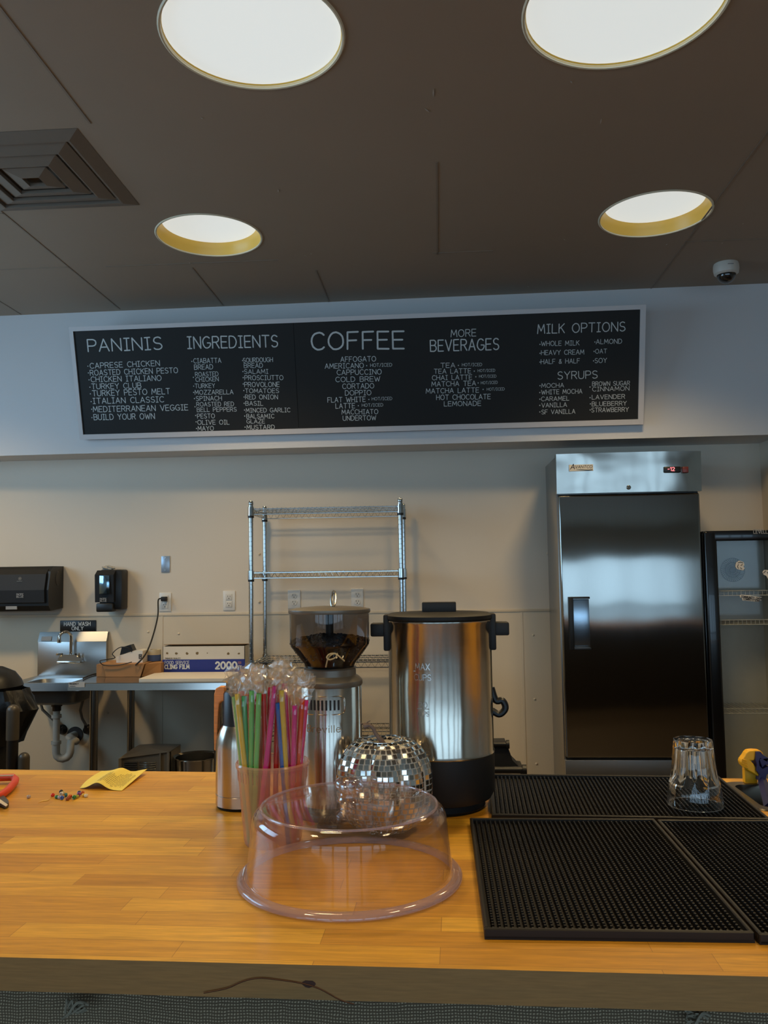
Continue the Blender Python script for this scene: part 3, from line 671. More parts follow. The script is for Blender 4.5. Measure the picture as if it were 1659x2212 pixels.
# ================================================================ STEEL WORK TABLE
TX0, TX1, TYF, TYB, TZ = -1.862, -1.06, 4.10, 4.755, 0.925
t = thing('work_table', 'stainless steel work table beside the hand sink', 'table', ((TX0+TX1)/2, (TYF+TYB)/2, 0))
b = MB(); b.ext([(TX0, TYF, TZ-.036), (TX0, TYF+.0044, TZ-.003), (TX0, TYF+.008, TZ), (TX0, TYB, TZ), (TX0, TYB, TZ-.036)], (TX1-TX0, 0, 0)); b.build('table_top', steel('table_steel', (190, 188, 184), .16, grain=(1, 40, 40)), t)
for x, y in ((TX0+.105, TYF+.075), (TX0+.105, TYB-.07), (TX1-.06, TYF+.075), (TX1-.06, TYB-.07)):
    b = MB(); b.tube([(x, y, .03), (x, y, TZ-.03)], .0205, 20); b.tube([(x, y, 0), (x, y, .035)], .016, 16); b.build('leg', steel('leg_steel', (150, 146, 138), .22), t)
b = MB(); b.box(TX0+.06, TX1-.02, TYF+.05, TYB-.04, .335, .360, bev=.004); b.build('undershelf', M_STEEL, t)
a = onY(149, 1484.5, TYF); c = onY(183, 1473.5, TYF); b = MB(); b.box(a.x, c.x, TYF-.0015, TYF+.001, a.z, c.z, m=0); write(b, 'REGENCY', planar((a.x+.004, TYF-.0022, c.z-.011), (1, 0, 0), (0, 0, 1)), .046, .007, .25, m=1); b.box(a.x+.004, a.x+.034, TYF-.0021, TYF-.0015, a.z+.004, a.z+.006, m=1)
b.build('maker_label', [mat('label_grey', (186, 180, 172), .5), M_BLACKM], t, smooth=False)

# cutting board
b = MB(); a = onZ(303, 1466, TZ+.012); c = onZ(505, 1468, TZ+.012); d = onZ(345, 1447, TZ+.012)
loop_ = []
x0, x1, y0, y1 = a.x, min(c.x, TX1-.01), 4.135, 4.42
for cx, cy, a0 in ((x1-.02, y1-.02, 0), (x0+.02, y1-.02, 90), (x0+.02, y0+.02, 180), (x1-.02, y0+.02, 270)):
    loop_ += [(cx+.02*math.cos(math.radians(a0+i*15)), cy+.02*math.sin(math.radians(a0+i*15)), TZ+.0005) for i in range(7)]
b.ext(loop_, (0, 0, .014)); tag(b.build('cutting_board', mat('board_white', (214, 204, 188), .5, var=.03), loc=((x0+x1)/2, y0, TZ)), 'white plastic cutting board lying in front of the cling film box', 'cutting board')

# cling film box
a = onY(351, 1448, 4.45); c = onY(529, 1398, 4.45); z0 = TZ+.001
zt = onY(440, 1396, 4.45).z; zm = onY(400, 1424.5, 4.45).z; X0, X1, Y0, Y1 = a.x, c.x, 4.45, 4.60
M_CARD = mat('card_white', (206, 198, 184), .6, var=.03); M_BLUE = mat('box_blue', (30, 44, 124), .5); M_KRAFT = mat('kraft', (138, 104, 66), .75, var=.12, scale=14)
t = thing('cling_film_box', 'blue and white cling film carton with its lid open on the work table', 'box', ((X0+X1)/2, Y0, z0))
b = MB(); b.box(X0, X1, Y0, Y0+.003, z0, zt, m=0); b.box(X0, X1, Y1-.003, Y1, z0, zt, m=1); b.box(X0, X0+.003, Y0, Y1, z0, zt); b.box(X1-.003, X1, Y0, Y1, z0, zt); b.box(X0, X1, Y0, Y1, z0, z0+.003)
b.box(X0, X1, Y0-.0008, Y0+.0004, z0, zm, m=2); b.build('carton', [M_CARD, M_KRAFT, M_BLUE], t, smooth=False)
b = MB(); b.ext([(X0, Y1, zt-.004), (X0, Y1, zt), (X0, Y0+.02, zt+.010), (X0, Y0+.02, zt+.007)], (X1-X0, 0, 0)); b.build('lid_flap', M_KRAFT, t, smooth=False)
b = MB(); pl = lambda px, py: planar(onY(px, py, Y0-.0012), (1, 0, 0), (0, 0, 1)); k = Y0/FPX
write(b, 'FOOD SERVICE', pl(356, 1434.8), 54*k, 6.6*k, .13); write(b, 'CLING FILM', pl(356, 1444.8), 54*k, 8.2*k, .25); write(b, '2000', pl(466, 1444.5), 46*k, 14*k, .27, gap=1.5); write(b, 'FT', pl(514, 1444.5), 7.5*k, 6*k, .25)
b.build('carton_lettering', M_PAINTW, t, smooth=False)
b = MB(); q = onY(514, 1434, Y0-.0012); 
for i in range(4): b.box(q.x, q.x+.018, Y0-.0016, Y0-.0008, q.z+.0035*i, q.z+.0035*i+.0018)
b.build('flag_mark', mat('flag_pink', (170, 120, 120), .6), t, smooth=False)
b = MB(); write(b, 'PREMIUM QUALITY', planar(onY(357, 1423.4, Y0-.0012), (1, 0, 0), (0, 0, 1)), 34*k, 2.2*k, .25); b.build('small_print', M_DARK, t, smooth=False)
b = MB()
for px, w in ((361, 6), (381, 7), (404, 7), (426, 8), (448, 3), (493, 7), (516, 6)):
    q = onY(px, 1411+random.uniform(-1, 1), Y0-.0008); h = w*k/2
    b.add([(q.x+h*math.cos(i*PI/4)*random.uniform(.7, 1.1), Y0-.0008, q.z+h*.8*math.sin(i*PI/4)*random.uniform(.6, 1.2)) for i in range(8)], [tuple(range(8))])
b.build('torn_spot', mat('torn_card', (112, 92, 58), .8), t, smooth=False)

# low wooden block with the label printer on it
a = onY(205, 1457, 4.33); c = onY(352, 1431, 4.33)
t = thing('cardboard_tray', 'low brown box on the work table under the white device', 'box', ((a.x+c.x)/2, 4.33, TZ))
X0, X1 = a.x, c.x-.035; zt = TZ+.068; Y0 = 4.34
M_TRAY = mat('tray_brown', (166, 118, 70), .6, var=.1, scale=12)
b = MB(); b.ext([(X0+.055, Y0, TZ+.001), (X0+.24, Y0, TZ+.001), (X0+.262, Y0, zt), (X0+.035, Y0, zt)], (0, .22, 0)); b.build('inner_tray', M_TRAY, t, smooth=False)
b = MB(); b.ext([(X0, Y0+.01, TZ+.001), (X0+.05, Y0+.01, TZ+.001), (X0+.03, Y0+.01, zt-.002), (X0, Y0+.01, zt-.002)], (0, .22, 0)); b.build('side_flap', M_TRAY, t, smooth=False); b = MB(); b.ext([(X0+.245, Y0+.01, TZ+.001), (X1, Y0+.06, TZ+.001), (X1, Y0+.06, zt-.002), (X0+.266, Y0+.01, zt-.002)], (0, .19, 0)); b.build('side_flap', M_TRAY, t, smooth=False)
zt += .0005
q0 = onY(254, 1425, 4.42); q1 = onY(311, 1412, 4.42)
t = thing('charger_unit', 'small white plastic device with a dark pad on top of the brown box', 'electronic device', ((q0.x+q1.x)/2, 4.42, zt))
b = MB(); b.ext([(q0.x, 4.40, zt), (q1.x, 4.40, zt), (q1.x, 4.40, zt+.062), (q1.x-.03, 4.40, zt+.066), (q0.x, 4.40, zt+.032)], (0, .10, 0)); b.build('housing', M_WHITE, t, smooth=False)
b = MB(); b.ext([(q0.x+.012, 4.42, zt+.038), (q0.x+.085, 4.42, zt+.062), (q0.x+.070, 4.42, zt+.094), (q0.x+.022, 4.42, zt+.080)], (0, .05, 0)); b.build('dark_pad', M_BLACK, t, smooth=False)
b = MB(); q = onY(303, 1418, 4.398)
for x0, x1, z0, z1 in ((-.008, .008, -.012, -.009), (-.008, .008, .009, .012), (-.008, -.005, -.012, .012), (.005, .008, -.012, .012), (-.002, .002, -.004, .004)): b.box(q.x+x0, q.x+x1, 4.397, 4.3995, q.z+z0, q.z+z1)
b.build('maker_mark', M_DARK, t, smooth=False)
q0 = onY(313, 1428, 4.46); q1 = onY(342, 1405, 4.46); R_ = (q1.x-q0.x)/2; cx = (q0.x+q1.x)/2
t = thing('tape_roll', 'roll of blue and cream tape lying on the brown box', 'tape roll', (cx, 4.50, zt))
MB().lathe(cx, 4.50, [(R_*.55, 0), (R_, 0), (R_, .033), (R_*.55, .033), (R_*.55, 0)], 32, zoff=zt).build('blue_roll', mat('tape_blue', (62, 84, 128), .5), t)
MB().lathe(cx, 4.50, [(R_*.55, .033), (R_*1.02, .033), (R_*1.02, .060), (R_*.55, .060), (R_*.55, .033)], 32, zoff=zt).build('cream_roll', mat('tape_cream', (188, 176, 148), .5), t)
# plug and cord
cx, cz, h = oc
t = thing('power_cord', 'black plug and cord running from the outlet down to the work table', 'power cord', (cx, YW-.01, cz+h*.18))
b = MB(); b.box(cx-.014, cx+.016, YW-.045, YW-.0085, cz+h*.18-.014, cz+h*.18+.012, bev=.004); b.build('plug', M_BLACKM, t)
def cat(pts, n=8):
    out = []; P = [Vector(p) for p in pts]; P = [P[0]]+P+[P[-1]]
    for i in range(1, len(P)-2):
        for k in range(n):
            u = k/n; a, b_, c, d = P[i-1], P[i], P[i+1], P[i+2]
            out.append(.5*((2*b_)+(c-a)*u+(2*a-5*b_+4*c-d)*u*u+(3*b_-a-3*c+d)*u**3))
    out.append(P[-2]); return out
cp = [(cx-.004, YW-.04, cz+h*.18), (cx-.022, YW-.06, cz+h*.12)]+[onY(px, py, y) for px, py, y in ((341, 1330, 4.62), (330, 1375, 4.46), (316, 1410, 4.37), (297, 1433, 4.325))]+[onZ(268, 1452, TZ+.005)]+[onZ(235, 1456.5, TZ+.005), onZ(205, 1456, TZ+.005), onZ(180, 1465, TZ+.006)]
b = MB(); b.tube(cat(cp), .0042, 8); b.build('cord', M_BLACKM, t)
b = MB(); q = [onY(285, 1408, 4.40), onY(275, 1399, 4.39), onY(258, 1399, 4.39), onY(243, 1412, 4.38), onY(248, 1421, 4.37), onZ(228, 1425, zt+.004)]+[onY(216, 1428, 4.332), onY(225, 1437, 4.330), onY(255, 1437, 4.330), onY(285, 1430, 4.332)]
b.tube(cat(q), .0026, 6); b.build('thin_lead', M_BLACKM, t)

# louvred metal case and steel bowl on the undershelf
zs = .3605
q0 = onY(256, 1640, 4.30); q1 = onY(365, 1640, 4.30); X0, X1 = q0.x, q1.x
t = thing('louvred_metal_case', 'dark metal case with sloped top and slatted front on the undershelf', 'appliance', ((X0+X1)/2, 4.3, zs))
M_DST = mat('case_grey', (150, 138, 120), .4, .2)
b = MB(); zt = onY(256, 1634, 4.3).z; zp = onY(320, 1617, 4.36).z
xa, xb = onY(292, 1620, 4.4).x, onY(328, 1620, 4.4).x
b.add([(X0, 4.30, zt-.012), (X1, 4.30, zt+.022), (X1, 4.50, zt+.022), (X0, 4.50, zt-.012), (xa, 4.36, zp), (xb, 4.36, zp+.006), (xb, 4.46, zp+.006), (xa, 4.46, zp)], [(0, 1, 5, 4), (1, 2, 6, 5), (2, 3, 7, 6), (3, 0, 4, 7), (4, 5, 6, 7), (3, 2, 1, 0)]); b.build('sloped_lid', M_DST, t, smooth=False)
b = MB(); b.ext([(X0, 4.315, zs), (X1, 4.315, zs), (X1, 4.315, zt+.020), (X0, 4.315, zt-.014)], (0, .18, 0)); b.build('case', mat('case_front', (140, 128, 110), .45, .2), t, smooth=False)
b = MB(); b.box(X0, X0+.016, 4.30, 4.33, zs, zt-.012); b.box(X1-.012, X1, 4.30, 4.33, zs, zt+.02); b.box(X1-.05, X1-.044, 4.30, 4.33, zs, zt+.018); b.build('corner_frame', M_DST, t, smooth=False)
b = MB()
for i in range(12):
    z = zs+.006+i*(zt-zs-.028)/12; b.box(X0+.03, X0+.098, 4.302, 4.313, z, z+.005); 
    b.tube([(X0+.108+.02*math.sin(PI*k/8)*0, 4.312-.012*math.sin(PI*k/8), z+.002) if False else (X0+.108+.085*k/8, 4.312-.012*math.sin(PI*k/8), z+.002) for k in range(9)], .0022, 5)
b.build('louvers', M_STEEL, t)
q0 = onY(376, 1632, 4.36); q1 = onY(475, 1632, 4.36); R_ = (q1.x-q0.x)/2; cx = (q0.x+q1.x)/2; zr = onY(425, 1633, 4.36).z
b = MB(); b.lathe(cx, 4.36, [(0, zs+.001), (R_*.75, zs+.001), (R_*.88, zs+.02), (R_*.92, zr-.006), (R_*1.0, zr), (R_*1.0, zr+.003), (R_*.9, zr-.004), (R_*.86, zs+.022), (R_*.73, zs+.004), (0, zs+.004)], 56)
tag(b.build('steel_bowl', steel('bowl_steel', (206, 200, 190), .14, grain=(1, 1, 1)), loc=(cx, 4.36, zs)), 'deep shiny steel bowl on the undershelf right of the slatted case', 'bowl')

# ================================================================ TRASH CAN AND CANISTERS ON THE LEFT
CYT = 3.92
cx, cy = onY(-28, 1500, CYT).x, CYT
t = thing('trash_can', 'black lidded trash can with a black bag at the left edge', 'trash can', (cx, cy, 0))
R_ = onY(40, 1500, CYT).x-cx; zl = onY(20, 1486, CYT).z
MB().lathe(cx, cy, [(0, 0), (R_*.8, 0), (R_*.95, zl-.02), (R_*.95, zl)], 40).build('bin', M_BLACKM, t)
MB().lathe(cx, cy, [(R_*1.0, zl-.005), (R_*1.04, zl+.01), (R_*.98, zl+.035), (R_*.80, zl+.072), (R_*.45, zl+.098), (0, zl+.108)], 40).build('domed_lid', M_BLACK, t)
b = MB(); ex = onY(74, 1512, CYT).x-cx
def rf(r, z, a):
    k = max(0, math.cos(a))**6; return r*(1+.05*math.sin(a*13+z*25)+.035*math.sin(a*29-z*40))+k*(ex-R_)*max(0, 1-abs(z-(zl-.10))/.17)
b.lathe(cx, cy, [(R_*.98, zl-.004), (R_*1.05, zl-.05), (R_*1.08, zl-.10), (R_*1.03, zl-.17), (R_*.98, zl-.26)], 96, rfun=rf); b.build('bin_bag', mat('bag_black', (17, 16, 15), .32, var=.2, bump=.4, bscale=60), t)
for (px0, px1, py, lb, split) in ((14, 40, 1522, 'tall dark canister with a domed grey cap beside the trash can', True), (41, 64, 1625, 'short dark rounded canister beside the tall canister', False)):
    y = 3.66; q0, q1 = onY(px0, 1600, y), onY(px1, 1600, y); r = (q1.x-q0.x)/2; x = (q0.x+q1.x)/2; z1 = onY(px0, py, y).z
    t = thing('canister', lb, 'canister', (x, y, 0)); zm = onY(px0, 1598, y).z if split else z1-.1
    MB().lathe(x, y, [(0, 0), (r*.9, 0), (r*.9, zm)], 28).build('body', mat('canister_dark', (30, 25, 20), .35), t)
    MB().lathe(x, y, [(r*.9, zm), (r, zm), (r, z1-r)]+[(r*math.cos(i*PI/14), z1-r+r*math.sin(i*PI/14)) for i in range(1, 7)]+[(0, z1)], 28).build('cap', mat('canister_cap', (74, 66, 54) if split else (40, 34, 28), .4), t)

# ================================================================ WIRE SHELF
M_WIRE = steel('chrome_wire', (196, 200, 200), .14, grain=(1, 1, 1))
HX0, HX1, HY0, HY1 = -0.992, -0.198, 4.36, 4.71
t = thing('wire_shelf', 'tall chrome wire shelving unit against the back wall', 'shelf', ((HX0+HX1)/2, (HY0+HY1)/2, 0))
ZTOP = 1.835
for x in (HX0, HX1):
    for y in (HY0, HY1):
        b = MB(); pr = [(0, .02), (.0125, .02)]; z = .03
        while z < ZTOP-.02:
            pr += [(.0125, z), (.0125, z+.0205), (.0113, z+.0213), (.0113, z+.0242)]; z += .0254
        pr += [(.0125, ZTOP-.012), (.0135, ZTOP-.01), (.0135, ZTOP), (.010, ZTOP+.008), (0, ZTOP+.009)]
        b.lathe(x, y, pr, 14); b.lathe(x, y, [(0, 0), (.018, 0), (.018, .012), (.008, .02)], 14); b.build('post', M_WIRE, t)
for zs_, nm in ((1.800, 'shelf'), (1.462, 'shelf'), (0.992, 'shelf'), (0.615, 'shelf'), (0.15, 'shelf')):
    b = MB(); zl_ = zs_-.028
    for z, r in ((zs_, .0032), (zl_, .0028)):
        b.tube([(HX0, HY0, z), (HX1, HY0, z), (HX1, HY1, z), (HX0, HY1, z)], r, 6, closed=True)
    def zig(p0, p1, n):
        pts = []
        for i in range(n+1):
            u = i/n; pts.append(Vector(p0).lerp(Vector(p1), u)+Vector((0, 0, (zs_ if i % 2 else zl_))))
        b.tube(pts, .0018, 5)
    zig((HX0, HY0, 0), (HX1, HY0, 0), 44); zig((HX0, HY1, 0), (HX1, HY1, 0), 44); zig((HX0, HY0, 0), (HX0, HY1, 0), 18); zig((HX1, HY0, 0), (HX1, HY1, 0), 18)
    n = 34
    for i in range(1, n):
        x = HX0+(HX1-HX0)*i/n; b.tube([(x, HY0-.002, zs_+.0045), (x, HY1+.002, zs_+.0045)], .0015, 5)
    for y in (HY0+.115, HY0+.235): b.tube([(HX0, y, zs_), (HX1, y, zs_)], .0028, 6)
    sh = b.build(nm, M_WIRE, t)
    for x in (HX0, HX1):
        for y in (HY0, HY1):
            c = MB(); c.lathe(x, y, [(.0127, zs_-.035), (.0175, zs_-.035), (.0165, zs_+.012), (.0127, zs_+.012)], 14); c.build('corner_sleeve', M_WIRE, sh)
            c = MB(); c.lathe(x, y, [(.0127, zs_-.046), (.0165, zs_-.046), (.0165, zs_-.035), (.0127, zs_-.035)], 14); c.build('black_clip', M_BLACK, sh)

# ================================================================ UPRIGHT FREEZER
FX0, FX1, FY0, FY1, FZ1 = 0.619, 1.341, 4.345, 4.78, 2.052
t = thing('upright_freezer', 'tall stainless steel single door freezer with a red digital display', 'freezer', ((FX0+FX1)/2, (FY0+FY1)/2, 0))
M_DOOR = steel('door_steel', (156, 154, 148), .13, aniso=.85, arot=0.0, warp=.004, wscale=2.2, grain=(40, 1, 1))
M_HEAD = steel('header_steel', (164, 160, 152), .16, warp=.012, wscale=4.0, grain=(1, 1, 40))
M_CASE = steel('case_steel', (176, 174, 170), .32)
b = MB(); b.box(FX0-.002, FX1, FY0+.035, FY1, .12, FZ1-.006, bev=.004); b.build('cabinet', M_CASE, t)
zh = onY(1350, 1064, FY0).z; zd = onY(1380, 1640, FY0).z
b = MB(); n = 40; vs = []; fs = []
for i in range(n+1):
    u = i/n; x = FX0-.004+(FX1-FX0+.012)*u; bow = .018*(1-(2*u-1)**2)+.0022*math.sin(u*11)
    vs += [(x, FY0-.002-bow, zh), (x, FY0-.016-bow, FZ1), (x, FY0+.036, FZ1), (x, FY0+.036, zh)]
for i in range(n):
    for k in range(4): fs.append((i*4+k, i*4+4+k, i*4+4+(k+1) % 4, i*4+(k+1) % 4))
fs += [(0, 1, 2, 3), (n*4+3, n*4+2, n*4+1, n*4)]
b.add(vs, fs); b.build('header_panel', M_HEAD, t)
b = MB(); b.box(FX0+.004, FX1-.002, FY0, FY0+.05, zd+.004, zh-.006, bev=.013, seg=5); b.build('door', M_DOOR, t)
door = [o for o in t.children if o.name.startswith('door')][0]
b = MB(); b.box(FX0+.006, FX1-.004, FY0+.028, FY0+.045, zd-.004, zh-.002); b.build('door_gasket', M_BLACK, t, smooth=False)
b = MB(); b.box(FX0, FX1, FY0+.01, FY0+.06, .14, zd-.006, bev=.004); b.build('bottom_panel', M_CASE, t)
for x in (FX0+.07, FX1-.07):
    for y in (FY0+.08, FY1-.08):
        b = MB(); b.lathe(0, 0, [(0, -.014), (.05, -.014), (.055, 0), (.05, .014), (0, .014)], 24); b.xform(lambda v: (x+v.z, y+v.x, .056+v.y)); b.box(x-.02, x+.02, y-.02, y+.02, .08, .13); b.build('caster', M_BLACK, t)
a = onY(1231, 1404, FY0-.02); c = onY(1273.5, 1289, FY0-.02)
b = MB(); hw = .022
b.box(a.x, a.x+hw, FY0-.032, FY0+.002, a.z, c.z, bev=.003); b.box(a.x+.01, c.x, FY0-.030, FY0+.002, c.z-.010, c.z, bev=.002); b.box(a.x+.01, c.x, FY0-.030, FY0+.002, a.z, a.z+.010, bev=.002); b.build('handle', M_BLACK, door)
b = MB(); b.box(a.x+.026, c.x-.001, FY0-.004, FY0+.002, a.z+.012, c.z-.012, bev=.001); b.build('handle_plate', steel('handle_plate_steel', (170, 186, 200), .22), door)
fpl = lambda px, py, d=0.0: onY(px, py, FY0-.030-d)
a = fpl(1229.5, 1018); c = fpl(1281, 1003)
b = MB(); b.box(a.x, c.x, FY0-.0325, FY0+.005, a.z, c.z, m=0)
q = Vector((a.x+.006, FY0-.0332, a.z+.010)); write(b, 'A', planar(q, (1, 0, 0), (0, 0, 1)), .020, .026, .14, m=1, slant=.25); write(b, 'VANTCO', planar(q+Vector((.024, 0, .004)), (1, 0, 0), (0, 0, 1)), .085, .014, .15, m=1, slant=.25)
b.tube([q+Vector((.03, .0, -.003)), q+Vector((.06, 0, -.004)), q+Vector((.09, 0, -.007)), q+Vector((.108, 0, -.005)), q+Vector((.112, 0, -.001))], [.0006, .0016, .0022, .0016, .0010], 5, m=1)
b.build('maker_badge', [mat('badge_silver', (204, 198, 186), .4), mat('badge_ink', (34, 32, 36), .5)], t, smooth=False)
a = fpl(1434.5, 1021.5); c = fpl(1470, 1007.5); b = MB(); b.box(a.x, c.x, FY0-.037, FY0+.004, a.z, c.z, bev=.005); dsp = b.build('display', M_BLACK, t)
b = MB(); seg_ = (c.z-a.z); q = Vector((a.x+.030, FY0-.0375, a.z+seg_*.28)); write(b, '-', planar(q+Vector((-.012, 0, 0)), (1, 0, 0), (0, 0, 1)), .007, .018, .2); write(b, '12', planar(q, (1, 0, 0), (0, 0, 1)), .021, .018, .17)
b.build('red_digits', glow('red_led', (1.0, .05, .12), 1.6), dsp, smooth=False)
a = fpl(1474.5, 1021.5); c = fpl(1486.5, 1008); b = MB(); b.box(a.x, c.x, FY0-.037, FY0+.004, a.z, c.z, bev=.003); b.build('rocker_switch', mat('switch_red', (96, 44, 42), .35), t)
q = fpl(1359, 1052.5); b = MB(); b.lathe(0, 0, [(0, .006), (.0085, .006), (.011, .003), (.0115, 0)], 24); b.xform(lambda v: (q.x+v.x, FY0-.021-v.z, q.z+v.y)); b.build('lock', M_CHROME, t)

# ================================================================ GLASS DOOR COOLER
GX0, GX1, GY0, GY1, GZ1 = 1.350, 1.815, 4.335, 4.485, 1.642
GY1 = 4.79
t = thing('glass_door_cooler', 'black upright cooler with a glass door at the right edge', 'cooler', ((GX0+GX1)/2, (GY0+GY1)/2, 0))
M_GBLK = mat('cooler_black', (12, 12, 12), .22, coat=.3); M_LINER = mat('cooler_liner', (226, 222, 212), .5)
b = MB(); w = .03
b.box(GX0, GX0+w, GY0+.045, GY1, .10, GZ1, bev=.004); b.box(GX1-w, GX1, GY0+.045, GY1, .10, GZ1, bev=.004); b.box(GX0, GX1, GY0+.045, GY1, GZ1-w, GZ1, bev=.004); b.box(GX0, GX1, GY0+.045, GY1, 0, .22, bev=.004); b.box(GX0, GX1, GY1-w, GY1, .10, GZ1, bev=.004); b.build('cabinet', M_GBLK, t)
b = MB(); e = .0005
b.box(GX0+w+e, GX0+w+.006, GY0+.05, GY1-w-e, .222, GZ1-w-e); b.box(GX1-w-.006, GX1-w-e, GY0+.05, GY1-w-e, .222, GZ1-w-e); b.box(GX0+w+e, GX1-w-e, GY1-w-.006, GY1-w-e, .222, GZ1-w-e); b.box(GX0+w+e, GX1-w-e, GY0+.05, GY1-w-e, .2205, .228); b.box(GX0+w+.01, GX1-w-.01, GY1-w-.07, GY1-w-.008, 1.30, GZ1-w-.01); b.build('liner', M_LINER, t, smooth=False)
gl0 = onY(1548, 1168, GY0); fwL, fwT = .062, .052
b = MB(); b.box(GX0, GX0+fwL, GY0, GY0+.04, .20, GZ1, bev=.012, seg=3); b.box(GX1-fwL, GX1, GY0, GY0+.04, .20, GZ1, bev=.012, seg=3); b.box(GX0+.02, GX1-.02, GY0+.0005, GY0+.04, GZ1-fwT, GZ1-.0005, bev=.004); b.box(GX0+.02, GX1-.02, GY0+.0005, GY0+.04, .2005, .27, bev=.004); b.build('door_frame', M_GBLK, t)
b = MB(); b.box(GX0+fwL-.004, GX1-fwL+.004, GY0+.016, GY0+.020, .265, GZ1-fwT+.004); b.build('door_glass', film('door_glass', (.88, .89, .88), rough=.03, base=.018, edge=.5), t, smooth=False)
yb = GY1-w-.074
q = onY(1582, 1231, yb); b = MB()
for i in range(36):
    a0 = 2*PI*i/36; pts = []
    for k in range(5):
        r = .022+.040*k/4; a1 = a0+.22*k/4; pts.append((q.x+r*math.cos(a1), yb-.006, q.z+r*math.sin(a1)))
    b.tube(pts, .0016, 4)
b.lathe(0, 0, [(0, .009), (.016, .009), (.02, .003)], 24); b.xform(lambda v: (q.x+v.x, yb-v.z, q.z+v.y), start=len(b.v)-72)
for r in (.04, .064): b.tube([(q.x+r*math.cos(2*PI*i/32), yb-.006, q.z+r*math.sin(2*PI*i/32)) for i in range(32)], .0014, 4, closed=True)
b.build('fan_grille', mat('fan_dark', (70, 66, 60), .5), t)
M_RACK = mat('rack_white', (196, 194, 188), .35)
for pz_ in (1276, 1339, 1531):
    z = onY(1620, pz_, GY0+.06).z; b = MB(); xa, xb = GX0+w+.01, GX1-w-.01
    b.tube([(xa, GY0+.06, z), (xb, GY0+.06, z)], .0022, 6); b.tube([(xa, GY0+.06, z-.024), (xb, GY0+.06, z-.024)], .0022, 6); n = 18
    for i in range(n+1):
        x = xa+(xb-xa)*i/n; b.tube([(x, GY0+.06, z), (x, GY0+.06, z-.024), (x, yb-.01 if z > 1.3 else GY1-w-.012, z-.024)], .0016, 5)
    b.build('wire_rack', M_RACK, t)
b = MB(); write(b, 'LEVELLA', planar(onY(1628, 1152.5, GY0-.0008), (1, 0, 0), (0, 0, 1)), .083, .0155, .2); write(b, 'PREMIUM', planar(onY(1628, 1146.5, GY0-.0008), (1, 0, 0), (0, 0, 1)), .045, .007, .2); b.build('maker_lettering', M_LOGO, t, smooth=False)
M_STK = mat('sticker_white', (206, 200, 190), .6); M_INK = mat('sticker_ink', (30, 28, 27), .6); yg = GY0+.0155
def sticker(pts, marks, words=()):
    b = MB(); b.ext([onY(px, py, yg) for px, py in pts], (0, -.0008, 0), 0)
    for mk in marks: b.tube([onY(px, py, yg-.0012) for px, py in mk], .0016, 5, m=1)
    for (tx, px, py, w_, h_) in words: o = onY(px, py, yg-.0016); write(b, tx, planar(o, (1, 0, -.13), (.13, 0, 1)), w_, h_, .24, m=1)
    b.build('sticker', [M_STK, M_INK], t, smooth=False)
sticker([(1588, 1224), (1590, 1215), (1597, 1211), (1606, 1214), (1608, 1221), (1605, 1224), (1609, 1227), (1605, 1232), (1600, 1231), (1592, 1229)], [((1594, 1216), (1599, 1214), (1605, 1216)), ((1595, 1219), (1593, 1224), (1595, 1228)), ((1600, 1222), (1604, 1219)), ((1599, 1226), (1603, 1229))])
sticker([(1598, 1285), (1604, 1284.5), (1645, 1290), (1644.5, 1297), (1638.5, 1296.5), (1638, 1300.5), (1604, 1297), (1602.5, 1292), (1598, 1290)], [], [('COMMUNITY OVER', 1601, 1290.5, .10, .0095), ('COMPETITION', 1606, 1295.8, .076, .0095)])
sticker([(1647, 1236), (1650, 1231), (1656, 1231), (1672, 1236), (1672, 1256), (1660, 1252), (1655, 1244), (1649, 1241)], [((1649, 1238), (1654, 1233)), ((1657, 1236), (1668, 1238)), ((1658, 1239), (1668, 1241)), ((1660, 1242), (1668, 1244))])

